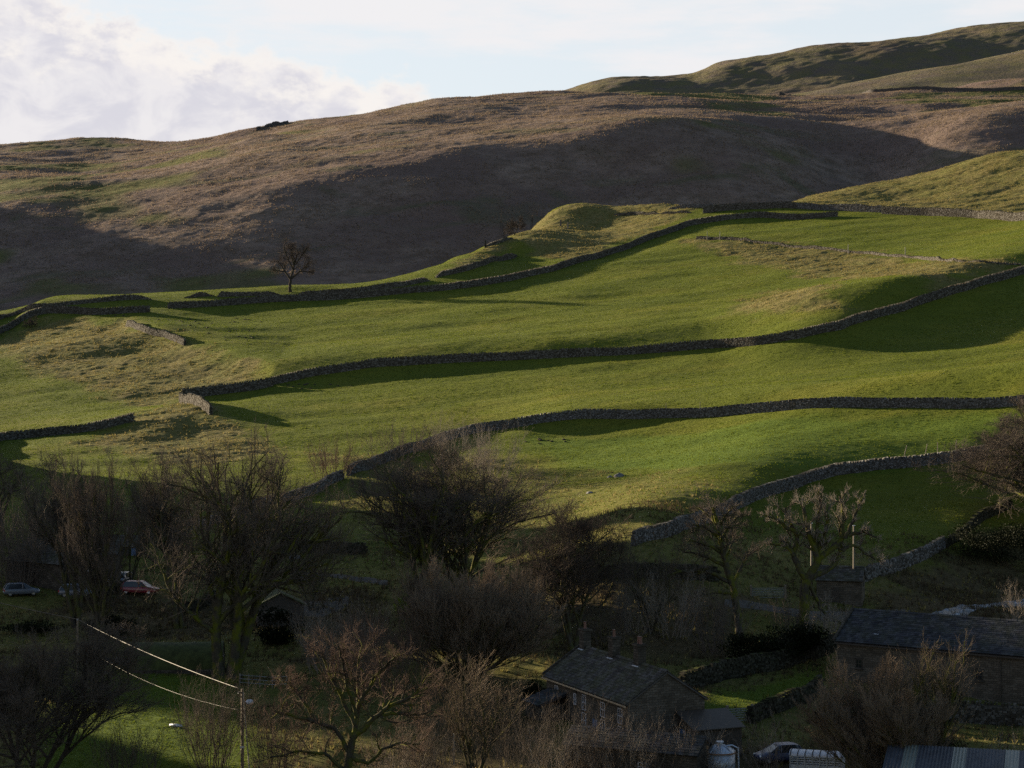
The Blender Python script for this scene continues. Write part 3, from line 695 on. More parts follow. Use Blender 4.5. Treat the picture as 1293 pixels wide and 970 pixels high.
FELL = {0:((215,2200),(200,2300),(195,2440)), 400:((190,2200),(170,2300),(160,2440)), 640:((150,2200),(130,2300),(122,2420)), 708:((150,2200),(128,2320),(119,2430)), 740:((140,2200),(124,2330),(106,2440)), 790:((140,2200),(120,2330),(106,2385),(100,2450)),
 860:((140,2210),(120,2320),(104,2385),(95,2460)), 882:((140,2210),(121,2315),(102,2385),(92,2460)), 905:((140,2210),(122,2305),(92,2390),(80,2470)), 960:((138,2210),(118,2300),(84,2395),(71,2480)), 1030:((128,2200),(112,2290),(75,2390),(58,2480)), 1080:((128,2200),(108,2290),(70,2390),(53,2490)),
 1140:((126,2200),(100,2300),(60,2400),(44,2490)), 1200:((124,2200),(95,2300),(54,2400),(39,2500)), 1293:((120,2200),(86,2300),(44,2400),(29,2510)), 1450:((110,2200),(70,2300),(30,2400),(15,2520)), 1700:((100,2200),(50,2350),(10,2520))}
PF = []
for px, rows in FELL.items():
    for py, Y in rows: PF.append(PT(px, py, Y))
    x, y, z = PF[-1]; PF.append((x*1.08, y*1.08, z-15)); PF.append((x*1.6, y*1.6, z-120))
HF0 = Cached(TPS(PF, lam=1e-6, S=400.), -1800, 2200, 2000, 4400, 16.0)
def hfell(x, y): return HF0(x, y) + 6*fbm(x/140.+y/200., y/90., 71, 3) + 2.0*vnoise(x/40.+y/90., y/30., 75) + 1.0*fbm(x/13., y/10., 77, 2)
sheet('distant_fell', hfell, np.concatenate([np.linspace(2060, 2600, 330), np.linspace(2640, 4200, 20)]), spread(.30, 420, .5, 12), M['fell'])

SHOULDER = {850:((160,1450),(155,1600),(152,1750)), 950:((140,1450),(134,1600),(130,1720)), 1030:((134,1450),(125,1600),(118,1740)), 1100:((130,1450),(117,1610),(106,1770)), 1200:((126,1450),(108,1620),(87,1790)), 1293:((122,1450),(96,1640),(66,1810)), 1450:((112,1450),(76,1650),(38,1830)), 1600:((105,1450),(64,1660),(20,1850))}
PS = []
for px, rows in SHOULDER.items():
    for py, Y in rows: PS.append(PT(px, py, Y))
    x, y, z = PS[-1]; PS.append((x*1.05, y*1.05, z-12)); PS.append((x*1.16, y*1.16, z-70))
HS0 = Cached(TPS(PS, lam=1e-5, S=300.), -100, 1200, 1300, 2200, 16.0)
def hshoulder(x, y): return HS0(x, y) + 4*fbm(x/110.+y/150., y/70., 81, 3) + 1.2*vnoise(x/30., y/22., 83)
sheet('fell_shoulder', hshoulder, np.linspace(1380, 2050, 150), np.linspace(.10, .48, 260), M['fell'])

# rough grass and moor tussocks, too many to count
rng = np.random.default_rng(5)
def scatter(n, u0, u1, y0, y1):
    y = np.sqrt(rng.uniform(y0*y0, y1*y1, n)); return rng.uniform(u0, u1, n)*y, y
x, y = scatter(500000, -.285, .285, 150, 740); rg, ba, lu = masks(x, y)
k = rng.random(len(x)) < rg*(.25+.75*sstep(-.25, .3, fbm(x/6., y/5., 91, 2)))*.5; x, y, m = x[k], y[k], rg[k]
tufts('rough_grass', x, y, hfull(x, y, m), rng.uniform(.18, .50, len(x)), rng.uniform(.10, .20, len(x)), 5, 'blade', 6, 'pale tussocky rough grass on the uncut banks of the pasture', 'rough grass')
x, y = scatter(230000, -.285, .285, 760, 1180); k = rng.random(len(x)) < (.25+.75*sstep(-.3, .35, fbm(x/14., y/12., 93, 2)))*.8*(1-.7*moor_mask(x, y)[0]); x, y = x[k], y[k]
tufts('moor_grass', x, y, hmoor(x, y), rng.uniform(.30, .65, len(x)), rng.uniform(.18, .36, len(x)), 4, 'blade_moor', 7, 'straw coloured tussock grass over the brown moorland hill', 'moor grass')

x, y = scatter(640000, -.285, .285, 200, 720); rg, ba, lu = masks(x, y)
k = rng.random(len(x)) < (1-rg)*(1-ba)*(.35+.65*sstep(-.3, .3, fbm(x/5., y/3., 95, 2)))*.85; x, y, m = x[k], y[k], rg[k]
tufts('pasture_grass', x, y, hfull(x, y, m), rng.uniform(.10, .26, len(x)), rng.uniform(.10, .2, len(x)), 4, 'blade_green', 8, 'short green grazed grass of the sloping pasture', 'grass')
x, y = scatter(60000, -.285, .285, 148, 262); rg, ba, lu = masks(x, y)
k = rng.random(len(x)) < (1-lu)*(.15+.85*sstep(-.15, .25, fbm(x/7., y/6., 97, 2)))*(.45+.55*ba); x, y = x[k], y[k]
tufts('undergrowth', x, y, hfull(x, y), rng.uniform(.25, .85, len(x)), rng.uniform(.04, .10, len(x)), 6, 'blade_brown', 9, 'dead brown undergrowth on the shaded ground of the village', 'undergrowth')

x, y = scatter(90000, -.285, .285, 148, 205); rg, ba, lu = masks(x, y); k = rng.random(len(x)) < lu; x, y = x[k], y[k]
tufts('lawn_grass', x, y, hfull(x, y, masks(x, y)[0]), rng.uniform(.06, .22, len(x)), rng.uniform(.05, .11, len(x)), 4, 'blade_green', 10, 'lush green grass of the lawn and paddock among the houses', 'grass')
# ------------------------------------------------------------------ dry stone walls of the pastures (foot of each wall outlined on the hillside)
def wall_px(pts, label, **k):
    q = ground([p[0] for p in pts], [p[1] for p in pts]); return stone_wall(q[:, :2], label, **k)
GW = 'dry stone walls across the pastures'
wall_px([(212,390),(300,384),(400,379),(500,373),(560,368),(620,358),(700,342),(780,318),(830,300),(870,286),(920,278),(960,275),(1010,277),(1057,274)],
        'long dark dry stone wall climbing from the gap near the lone tree to the top pasture', seed=1, h=1.9, group=GW)
wall_px([(189,394),(120,397),(60,394),(30,403),(0,421),(-40,440)], 'dry stone wall ending at the gap, running down to the left edge below the brow', seed=2, h=1.9, group=GW)
wall_px([(191,379),(140,381),(90,385),(50,390),(20,397),(-30,412)], 'low crumbling dry stone wall along the left brow, behind the wall with the gap', seed=3, h=1.5, ruin=.45, taper=(5,0), group=GW)
wall_px([(233,376),(250,375),(270,374)], 'tumbled mound of walling left of the lone tree, first of the broken bits', seed=4, h=1.6, ruin=.5, taper=(4,3), group='tumbled remains of walls', cat='ruined wall')
wall_px([(275,375),(305,373),(330,372),(352,371)], 'tumbled dark wall remnant just left of the lone tree trunk', seed=5, h=1.7, ruin=.4, taper=(1,3), group='tumbled remains of walls', cat='ruined wall')
wall_px([(378,371),(400,371),(470,366),(510,361),(541,354)], 'dry stone wall running right from the lone tree along the brow', seed=6, h=1.7, ruin=.25, taper=(3,2), group=GW)
wall_px([(551,350),(600,340),(652,323)], 'short dry stone wall below the rough spur, curving up and ending in grass', seed=7, h=1.8, ruin=.2, taper=(2,4), group=GW)
wall_px([(613,313),(630,308),(647,301)], 'tiny dark wall on the left edge of the rough spur below the hawthorns', seed=8, h=1.2, ruin=.2, taper=(0,4), group=GW)
wall_px([(230,503),(285,496),(343,488)], 'tall dark dry stone wall stepping up to the right from the grassy mound', seed=9, h=2.3, group=GW)
wall_px([(228,507),(240,513),(266,523)], 'short sunlit dry stone wall on top of the grassy mound', seed=10, h=2.2, group=GW)
wall_px([(343,486),(400,474),(470,466),(560,460),(640,456),(700,452),(800,446),(900,440),(960,436),(1010,428),(1060,418),(1110,402),(1160,385),(1220,367),(1293,345),(1380,320)],
        'longest dry stone wall, crossing the middle of the green pasture and rising to the right edge', seed=11, h=1.9, group=GW)
wall_px([(440,603),(480,587),(520,572),(560,557),(600,545),(650,540),(700,530),(760,526),(830,524),(930,521),(1030,517),(1130,515),(1220,513),(1293,510),(1370,507)],
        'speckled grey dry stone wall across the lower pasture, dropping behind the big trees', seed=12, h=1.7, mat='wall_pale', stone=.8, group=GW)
wall_px([(432,606),(370,628),(310,648),(240,668)], 'dry stone wall dropping behind the tall left trees below the lower pasture', seed=13, h=1.6, mat='wall_pale', ruin=.2, group=GW)
wall_px([(-60,562),(0,556),(50,552),(100,547),(130,541),(168,531)], 'dark dry stone wall at the left edge, ending behind the grassy mound', seed=14, h=1.7, group=GW)
wall_px([(160,413),(185,421),(210,427),(233,436)], 'short sunlit remnant of wall on the left bank with a long shadow', seed=15, h=1.6, taper=(1,0), group=GW)
wall_px([(800,694),(850,678),(900,657),(940,641),(980,621),(1020,608),(1060,599),(1110,592),(1160,587),(1210,581),(1260,574),(1340,566)],
        'pale lichened dry stone wall climbing behind the pollard tree to the right edge', seed=16, h=1.7, mat='wall_pale', stone=.8, group=GW)
wall_px([(1087,735),(1120,724),(1160,707),(1190,692)], 'pale dry stone wall climbing right from the small stone hut', seed=17, h=1.5, mat='wall_pale', group=GW)
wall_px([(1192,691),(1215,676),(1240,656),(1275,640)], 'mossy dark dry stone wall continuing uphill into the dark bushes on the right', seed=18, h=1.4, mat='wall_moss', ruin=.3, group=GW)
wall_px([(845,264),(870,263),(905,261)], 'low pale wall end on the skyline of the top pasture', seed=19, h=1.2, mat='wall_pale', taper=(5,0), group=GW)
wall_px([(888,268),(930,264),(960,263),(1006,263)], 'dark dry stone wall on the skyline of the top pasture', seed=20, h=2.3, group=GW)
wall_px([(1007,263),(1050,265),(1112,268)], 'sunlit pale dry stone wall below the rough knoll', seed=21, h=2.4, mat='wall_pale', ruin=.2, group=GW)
wall_px([(1114,270),(1170,272),(1230,275),(1300,279),(1400,285)], 'dark dry stone wall below the rough knoll at the right edge', seed=22, h=2.5, group=GW)
wall_px([(776,273),(800,271),(831,270)], 'tumbled wall remnant on top of the rough spur, the longer of two', seed=23, h=1.5, ruin=.5, taper=(5,1), group='tumbled remains of walls', cat='ruined wall')
wall_px([(836,270),(850,269),(872,268)], 'tumbled wall remnant on top of the rough spur, the shorter of two', seed=24, h=1.3, ruin=.5, taper=(1,3), group='tumbled remains of walls', cat='ruined wall')
wall_px([(880,303),(930,305),(980,309),(1040,315),(1100,321),(1160,326),(1205,331)], 'low ragged retaining wall along the top of the right hand rough bank', seed=25, h=.95, ruin=.4, group=GW)
wall_px([(1205,331),(1240,333),(1288,334)], 'nearly buried low wall ending the right hand rough bank', seed=26, h=.5, ruin=.5, group=GW)
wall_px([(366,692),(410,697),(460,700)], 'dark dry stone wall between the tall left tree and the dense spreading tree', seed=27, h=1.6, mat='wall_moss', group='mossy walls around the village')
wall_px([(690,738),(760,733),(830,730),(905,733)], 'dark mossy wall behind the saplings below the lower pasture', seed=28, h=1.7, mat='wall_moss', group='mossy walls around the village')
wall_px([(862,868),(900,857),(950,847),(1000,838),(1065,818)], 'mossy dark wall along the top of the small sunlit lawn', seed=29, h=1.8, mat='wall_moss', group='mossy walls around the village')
wall_px([(947,908),(985,893),(1020,879),(1035,868)], 'mossy dark wall beside the field gate by the small lawn', seed=30, h=1.5, mat='wall_moss', group='mossy walls around the village')
wall_px([(945,838),(985,818),(1010,800)], 'mossy bank wall below the pollard tree', seed=31, h=1.2, mat='wall_moss', ruin=.3, group='mossy walls around the village')
wall_px([(230,775),(255,768),(276,757)], 'low mossy wall at the foot of the slender left trees', seed=32, h=1.3, mat='wall_moss', group='mossy walls around the village')
wall_px([(128,757),(150,748),(170,750)], 'low dark wall in front of the parked red car', seed=33, h=1.2, mat='wall_moss', group='mossy walls around the village')
wall_px([(110,842),(150,842),(185,846)], 'pale rubble wall below the humped mossy roof', seed=34, h=.9, mat='wall_pale', ruin=.5, group='mossy walls around the village')
wall_px([(55,694),(100,690),(140,688),(172,690)], 'dark wall behind the left barn', seed=38, h=1.5, mat='wall_moss', group='mossy walls around the village')
q = ray_fn(hmoor, [985,1040,1100,1200,1293,1400], [120.5,119.5,117.5,115,113,110], y0=900, y1=1300)
_hf = hfull
hfull = lambda x, y, m=None: hmoor(x, y)
stone_wall(q[:, :2], 'far dark wall on the moor below the distant fell', h=1.9, seed=35, mat='crag', stone=1.6, group='far walls on the moor')
q = ray_fn(hmoor, [325,340,352,364], [163,159.5,157.5,155], y0=900, y1=1300)
stone_wall(q[:, :2]+[0,-3], 'jumble of dark crag stones on the moor skyline', h=2.6, seed=36, mat='crag', ruin=.7, stone=2.4, name='rock_outcrop', cat='rocks')
hfull = _hf

# fence posts, rocks, molehills
def post(px, py, h, label, w=.06, mat='pale_wood', group=None, name='fence_post', lean=0., dy=0.):
    q = place(px, py); m = MB(); s = math.sin(lean)
    m.tube([(0,0,-.3),(s*h*.5,0,h*.5),(s*h,0,h)], [w, w*.95, w*.8], 6)
    o = m.build(name, M[mat]); o.location = (q[0], q[1]+dy, q[2]); return tag(o, label, 'post', group)
for px, py, l in ((893,303,'pale post at the left end of the right hand bank'),(909,303,'second pale post from the left end of the right hand bank'),(1071,320,'pale post in the middle of the right hand bank'),(1143,324,'tall pale post near the right end of the bank')):
    post(px, py, 2.6, l, .10, group='posts along the right hand bank')
for px, py, le, l in ((1140,583,.25,'leaning post furthest left on the wall near the right tree'),(1167,581,.2,'leaning post second from left on the wall near the right tree'),(1184,579,0,'upright post third from left on the wall near the right tree'),(1206,576,.1,'post nearest the right tree along the pale wall')):
    post(px, py, 2.6, l, .07, 'timber', 'posts along the pale right wall', lean=le)
for px, py, l in ((653,541,'post against the speckled wall, leftmost of four'),(746,529,'post against the speckled wall, second from left'),(841,524,'post against the speckled wall, third from left'),(884,523,'post against the speckled wall, rightmost of four')):
    post(px, py, 2.3, l, .07, 'timber', 'posts along the speckled wall')
for px, py, l in ((706,267,'thin post on the skyline of the rough spur, left of a pair'),(710,266,'thin post on the skyline of the rough spur, right of a pair')): post(px, py, 1.5, l, .09, 'timber', 'posts on the spur')
post(613,313,2.4,'stout stone post at the end of the tiny wall on the spur', .35, 'wall_moss', name='gate_post')
post(708,286,2.3,'weathered stone stump on the rough spur face, left of two', .35, 'crag', name='stone_stump'); post(717,289,2.3,'brown stone stump on the rough spur face, right of two', .3, 'timber', name='stone_stump')
def rock_mesh(seed, r):
    rng = np.random.default_rng(seed); import bmesh
    bm = bmesh.new(); bmesh.ops.create_icosphere(bm, subdivisions=2, radius=1)
    for v in bm.verts:
        c = np.array(v.co); k = 1+.5*float(fbm(np.array([c[0]*1.3+seed]), np.array([c[1]*1.3+c[2]]), seed, 2)[0]); v.co = Vector((c[0]*k*r, c[1]*k*r*.8, c[2]*k*r*.6))
    me = bpy.data.meshes.new('rock'); bm.to_mesh(me); bm.free(); return me
RK = [rock_mesh(i, 1.) for i in range(4)]
for m in RK: m.materials.append(M['wall_pale'])
def rock(px, py, r, label, i=0, mat=None, name='limestone_rock', group=None, fn=None):
    q = place(px, py); o = link(bpy.data.objects.new(name, RK[i % 4])); o.location = q; o.scale = (r, r, r); o.rotation_euler = (0, 0, i*1.3)
    return tag(o, label, 'rock', group)
for i, (px, py, r, l) in enumerate(((782,602,.9,'pale limestone boulder in the rough lower pasture, largest'),(770,603,.5,'small pale boulder left of the largest boulder'),(745,623,.6,'pale boulder lower left of the largest boulder'),(372,705,.9,'pale boulder by the dark wall near the tall left tree'),
        (380,732,.7,'pale stone lying beside the gravel track by the tall tree'),(178,838,.8,'pale rubble stone below the humped roof'),(162,836,.7,'paler rubble stone left of its neighbour below the humped roof'))): rock(px, py, r, l, i)
MH = []
rngm = random.Random(4)
spots = [(133,402),(156,399),(146,399),(140,403)] + [(165+rngm.uniform(-5,165), 401+rngm.uniform(0,30)) for _ in range(44)] + [(360+rngm.uniform(0,85), 485+rngm.uniform(0,6)) for _ in range(14)] + [(680+rngm.gauss(0,16), 558+rngm.uniform(-3,3)) for _ in range(10)]
spots = [p for p in spots if not (p[0] < 240 and p[1] > 408+.38*(p[0]-160))]
for i, (px, py) in enumerate(spots):
    q = place(px, py); o = bpy.data.objects.new('molehill', None)
    if i == 0:
        import bmesh
        bm = bmesh.new(); bmesh.ops.create_icosphere(bm, subdivisions=2, radius=.36)
        for v in bm.verts: v.co.z = v.co.z*.62; v.co.x *= 1+.3*math.sin(v.co.y*9); v.co.y *= 1+.2*math.cos(v.co.x*11)
        MHM = bpy.data.meshes.new('molehill'); bm.to_mesh(MHM); bm.free(); MHM.materials.append(M['soil'])
    bpy.data.objects.remove(o); o = link(bpy.data.objects.new('molehill', MHM)); o.location = q; k = rngm.uniform(.5, 1.15); o.scale = (k, k, k); o.rotation_euler = (0, 0, rngm.uniform(0, 6))
    tag(o, 'small dark molehill on short green grass', 'molehill', 'molehills in the pasture')
# ------------------------------------------------------------------ bare trees and shrubs
GT = 'bare trees around the village'
limb_tree(366,369,[(366,369),(366,360),(367,352)],[(.7,(367,352),(370,340),(373,328),(375,316)),(.6,(367,353),(360,343),(354,335),(349,328)),(.6,(368,352),(378,343),(386,336),(391,330)),(.5,(370,340),(364,328),(360,318),(358,312)),(.5,(373,334),(382,322),(388,315)),(.45,(360,343),(350,342),(346,341)),(.4,(371,336),(368,322),(367,311)),(.4,(378,343),(389,343),(395,344))],
 'lone bare tree standing by the wall on the brow of the pasture',3,.48,bark='bark_dry',twig='twig_dark',n2=10,lr=.42,up=.25,twig_r=.017,dens=9)
add_tree(628,303,(612,648,279),'thorn','windswept hawthorn on the spur edge, leftmost of three',seed=4,r0=.25,bark='bark_dry',twig='twig_dark',name='hawthorn_tree',group='hawthorns on the spur edge',twig_r=.016,stems=2)
add_tree(650,297,(636,664,273),'thorn','windswept hawthorn on the spur edge, middle of three',seed=5,r0=.22,bark='bark_dry',twig='twig_dark',name='hawthorn_tree',group='hawthorns on the spur edge',twig_r=.016,stems=2)
add_tree(676,283,(660,690,267),'thorn','windswept hawthorn on the spur edge, highest of three',seed=6,r0=.2,bark='bark_dry',twig='twig_dark',name='hawthorn_tree',group='hawthorns on the spur edge',twig_r=.014)
add_tree(40,414,(32,50,398),'thorn','tiny thorn bush beside the wall at the far left',seed=7,r0=.12,bark='bark_dry',twig='twig_dark',name='hawthorn_tree',twig_r=.014)
# left group
add_tree(4,690,(-45,42,572),'oak','bare round crowned tree cut by the left edge of the picture',seed=11,r0=.38,group=GT,twig_r=.014,dens=.9)
add_tree(96,792,(28,128,578),'fan','tall slender bare tree beside the left barn, left of a close pair',seed=12,r0=.42,stems=4,dens=.8,group=GT,twig_r=.012,stem_spread=.16,bark='bark')
add_tree(124,838,(66,172,574),'fan','tall slender bare tree beside the left barn, right of a close pair',seed=13,r0=.42,stems=4,dens=.8,group=GT,twig_r=.012,stem_spread=.18,bark='bark')
add_tree(228,792,(160,272,572),'fan','slender bare tree with several stems right of the red car',seed=14,r0=.40,stems=4,dens=.8,group=GT,twig_r=.012,stem_spread=.2,bark='bark')
add_tree(290,862,(212,440,547),'spread','tallest bare tree, broad crowned with a massive forked trunk on the left',seed=15,r0=.90,stems=3,group=GT,twig_r=.011,dens=.85,stem_spread=.28,bark='bark_moss')
add_tree(526,772,(405,600,553),'fan','dense spreading bare tree with an ivy clad trunk, left half of the big middle crown',seed=16,r0=.62,stems=3,group=GT,twig_r=.013,stem_spread=.35,dens=1.0,bark='bark_moss',twig='twig')
add_tree(588,766,(480,690,560),'fan','dense spreading bare tree, right half of the big middle crown',seed=17,r0=.60,stems=5,group=GT,twig_r=.013,stem_spread=.4,dens=.9,bark='bark_moss',twig='twig')
add_tree(592,862,(512,692,714),'dome','rounded twiggy tree with a dome shaped crown in front of the big middle tree',seed=18,r0=.40,stems=10,group=GT,twig='twig_tan',twig_r=.011,stem_spread=.85,dens=1.0)
add_tree(722,828,(655,792,636),'spread','dark bare tree behind the farmhouse chimneys',seed=19,r0=.42,stems=3,group=GT,twig='twig_dark',twig_r=.012,stem_spread=.3)
limb_tree(935,806,[(935,806),(931,770),(924,735)],[(.8,(924,738),(915,708),(911,684),(905,662),(900,640)),(.5,(922,735),(905,726),(888,720),(862,721),(842,726)),(.5,(918,716),(900,706),(884,700),(862,697)),(.45,(912,700),(900,690),(886,684),(868,680)),(.4,(911,684),(900,672),(886,664),(874,662)),
 (.45,(926,738),(936,718),(944,704),(956,697)),(.4,(911,684),(918,668),(930,655),(940,650)),(.35,(907,668),(915,650),(922,638)),(.4,(924,750),(905,748),(888,752),(875,757)),(.35,(915,708),(924,690),(934,680)),(.35,(905,662),(892,648),(884,642))],
 'mossy leaning bare tree left of the field gate',20,.48,twig='twig',group=GT,n2=8,lr=.34,up=.3)
limb_tree(1016,797,[(1016,797),(1016,765),(1016.5,738),(1021,729)],[(.62,(1018,732),(1005,711),(1002,700),(1008,687),(1007,674),(996,656),(995,643)),(.40,(1007,674),(989,663),(979,654),(966,651)),(.40,(1003,702),(996,691),(987,689),(972,688)),
 (.80,(1021,730),(1029,714),(1033,706),(1028,691),(1022,676),(1016,654),(1013,640)),(.42,(1030,694),(1031,674),(1033,654),(1036,635),(1033,622)),(.42,(1032,696),(1041,676),(1044,656),(1039,640)),(.62,(1032,707),(1054,691),(1067,680),(1066,656),(1067,643),(1065,628)),(.40,(1067,680),(1076,661),(1083,643),(1088,630)),
 (.36,(1072,676),(1089,671),(1104,677)),(.60,(1021,731),(1044,721),(1057,713),(1063,700),(1066,690)),(.34,(1064,696),(1078,687),(1089,695),(1104,706),(1117,711)),(.36,(1022,738),(1031,756),(1041,775),(1057,784),(1066,791))],
 'mossy pollard tree with thick crooked limbs in front of the stone hut',27,.62,group=GT,n2=9,lr=.26,up=.55)
add_tree(1312,668,(1203,1420,506),'spread','broad bare tree cut by the right edge of the picture',seed=22,r0=.60,group=GT,bark='bark_moss',twig='twig',twig_r=.016,dens=1.3,stems=3)
add_tree(395,772,(345,452,640),'upright','thin bare upright tree between the tallest left tree and the big middle tree',seed=41,r0=.2,stems=3,group=GT,twig_r=.010,stem_spread=.25,dens=.7)
add_tree(168,735,(140,215,610),'fan','small bare tree behind the red car',seed=43,r0=.2,stems=3,group=GT,twig_r=.010,stem_spread=.25,dens=.6)
add_tree(822,800,(770,868,668),'upright','thin grey bare tree between the chimneys and the mossy leaning tree',seed=44,r0=.2,stems=4,group=GT,twig='twig',twig_r=.010,stem_spread=.35,dens=.7)
# foreground
add_tree(34,1010,(-70,185,785),'fan','bare bushy tree filling the bottom left corner',seed=23,r0=.42,stems=5,group=GT,bark='bark_dry',twig='twig',twig_r=.010,stem_spread=.5,dens=1.1)
limb_tree(434,1010,[(434,1010),(437,985),(440,960),(445,932)],[(.62,(445,934),(462,918),(478,902),(494,891),(518,878),(540,868)),(.55,(445,932),(451,905),(453,880),(450,850),(455,820)),(.55,(440,950),(428,925),(404,913),(376,906),(346,898)),(.45,(453,890),(470,860),(486,840),(500,826)),(.45,(448,915),(430,880),(415,850),(405,825)),
 (.4,(404,913),(385,890),(368,870),(350,858)),(.4,(478,902),(500,902),(525,905),(545,900)),(.45,(442,955),(465,966),(482,946),(508,938),(530,940)),(.4,(437,975),(410,950),(380,945),(345,950)),(.4,(451,905),(440,870),(436,840),(430,812))],
 'reddish twiggy tree with mossy crooked limbs at the bottom',24,.40,twig='twig_red',group=GT,n2=10,lr=.36,up=.25,twig_r=.010,dens=10)
add_tree(600,1000,(548,662,826),'upright','pale upright twiggy tree left of the farmhouse',seed=25,r0=.22,stems=4,group=GT,bark='bark',twig='twig_tan',twig_r=.010,stem_spread=.2)
add_tree(1128,1012,(1022,1190,838),'dome','pale upright twiggy tree in front of the right barn, left half',seed=26,r0=.30,stems=4,group=GT,bark='bark_moss',twig='twig_tan',twig_r=.010,stem_spread=.5,dens=1.2)
add_tree(1172,1004,(1110,1225,800),'upright','pale upright twiggy tree with an ivy covered trunk in front of the right barn',seed=28,r0=.32,stems=3,group=GT,bark='bark_moss',twig='twig_tan',twig_r=.010,stem_spread=.35)
# smaller shrubs and saplings
GS = 'bare shrubs and saplings'
thicket(55,720,(10,105,606),'brown twiggy shrub between the two left edge trees',31,'twig',70,r=.022,group=GS)
thicket(20,740,(-25,50,640),'brown twiggy shrub in front of the tree at the left edge',32,'twig',60,r=.022,group=GS)
thicket(415,604,(386,460,556),'reddish thorn scrub on the wall line left of the middle crown',33,'twig_red',40,r=.022,group=GS)
thicket(500,580,(455,545,535),'thin scrub standing above the wall behind the middle crown',34,'twig',36,r=.02,group=GS)
thicket(575,590,(540,625,528),'grey scrub on the wall line above the middle crown',35,'twig_grey',40,r=.018,group=GS)
thicket(615,605,(590,660,540),'pale windblown thorn bush right of the wall line scrub',36,'twig_grey',40,r=.018,group=GS)
thicket(425,850,(372,500,765),'grey bramble thicket left of the dome shaped tree',37,'twig_grey',80,r=.014,group=GS)
thicket(480,870,(430,545,775),'reddish thorn thicket behind the bottom mossy tree',38,'twig_red',80,r=.014,group=GS)
thicket(268,970,(232,302,862),'bushy brown shrub beside the wooden power pole',39,'twig',70,r=.013,group=GS)
thicket(805,800,(780,835,718),'pale sapling clump right of the chimneys',40,'twig_grey',22,r=.016,group=GS)
thicket(848,805,(822,880,722),'pale sapling clump left of the mossy leaning tree',41,'twig_grey',26,r=.016,group=GS)
thicket(770,815,(742,800,738),'dark sapling clump behind the farmhouse roof',42,'twig',26,r=.016,group=GS)
thicket(905,825,(875,945,745),'tangled scrub at the foot of the mossy leaning tree',43,'twig',50,r=.014,group=GS)
thicket(1288,800,(1274,1310,738),'pale upright shrub beside the stream at the right edge',44,'twig_grey',24,r=.014,group=GS)
thicket(1290,985,(1262,1330,925),'pale twigs in the bottom right corner',45,'twig_grey',30,r=.012,group=GS)
thicket(970,985,(945,985,908),'thin upright twigs in front of the blue car',46,'twig_grey',14,r=.012,group=GS,spread=.3)
for i, (px, l, r_, t_) in enumerate(((655,625,690,880),(700,670,735,905),(745,715,785,892),(795,760,830,905),(845,815,880,912),(885,862,915,918),(540,505,575,905),(500,470,540,915))):
    thicket(px,996,(l,r_,t_),('tall bramble shoots left of the farmhouse porch','bramble shoots below the farmhouse porch','tall pale shoots before the front of the farmhouse','pale shoots before the low outbuilding roof','shoots before the gable of the farmhouse','short shoots left of the metal feed silo','brown scrub right of the bottom mossy tree','brown scrub under the right limbs of the bottom mossy tree')[i],50+i,'twig_grey' if i % 2 else 'twig',44,r=.011,group='bramble shoots along the bottom',depth=2.0)
thicket(995,800,(975,1010,755),'bramble clump left of the pollard trunk',60,'twig',30,r=.014,group=GS)
thicket(1030,805,(1015,1075,765),'bramble clump right of the pollard trunk',61,'twig_grey',34,r=.014,group=GS)
thicket(345,985,(318,372,890),'red brown brush right of the power pole',62,'twig_red',50,r=.012,group=GS)
thicket(160,985,(110,215,915),'low brown brush in the bottom left grass',63,'twig',60,r=.012,group=GS)
thicket(700,800,(676,722,742),'dark brush at the foot of the dark tree behind the chimneys',64,'twig',30,r=.016,group=GS)
# ivy and evergreens
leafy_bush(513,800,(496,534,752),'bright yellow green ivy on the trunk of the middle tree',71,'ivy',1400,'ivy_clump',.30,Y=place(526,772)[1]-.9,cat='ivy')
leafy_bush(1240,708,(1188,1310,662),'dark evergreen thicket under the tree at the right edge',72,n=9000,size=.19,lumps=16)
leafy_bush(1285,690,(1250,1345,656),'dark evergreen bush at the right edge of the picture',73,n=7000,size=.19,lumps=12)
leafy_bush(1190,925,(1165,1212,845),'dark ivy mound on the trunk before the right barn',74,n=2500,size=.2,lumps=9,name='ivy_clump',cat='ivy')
leafy_bush(1120,925,(1085,1165,868),'dark evergreen bush before the right barn wall',75,n=3500,size=.2,lumps=10)
leafy_bush(1040,912,(1010,1075,892),'low dark bush beside the blue car',76,n=1800,size=.16)
leafy_bush(350,815,(318,392,772),'dark hedge below the dark timber shed',77,n=3200,size=.25,lumps=12,name='hedge',cat='hedge')
leafy_bush(1015,838,(975,1060,790),'dark bramble mound beneath the pollard tree',78,n=3500,size=.22,lumps=12)
leafy_bush(960,838,(905,1000,792),'dark mossy mound between the two mossy trees',79,n=3500,size=.22,lumps=12)
leafy_bush(672,885,(650,695,862),'dark garden hedge left of the farmhouse',80,n=2000,size=.16,name='hedge',cat='hedge')
leafy_bush(683,895,(672,694,880),'small yellow green garden bush by the farmhouse wall',81,'ivy',500,size=.14)
leafy_bush(160,805,(110,180,775),'dark hedge left of the humped mossy roof',82,n=3000,size=.22,lumps=12,name='hedge',cat='hedge')
leafy_bush(20,800,(-20,90,785),'low dark hedge at the left edge below the barn',83,n=2500,size=.2,lumps=12,name='hedge',cat='hedge')
leafy_bush(1170,945,(1120,1215,920),'low dark ivy before the retaining wall',84,n=1800,size=.16,lumps=10)
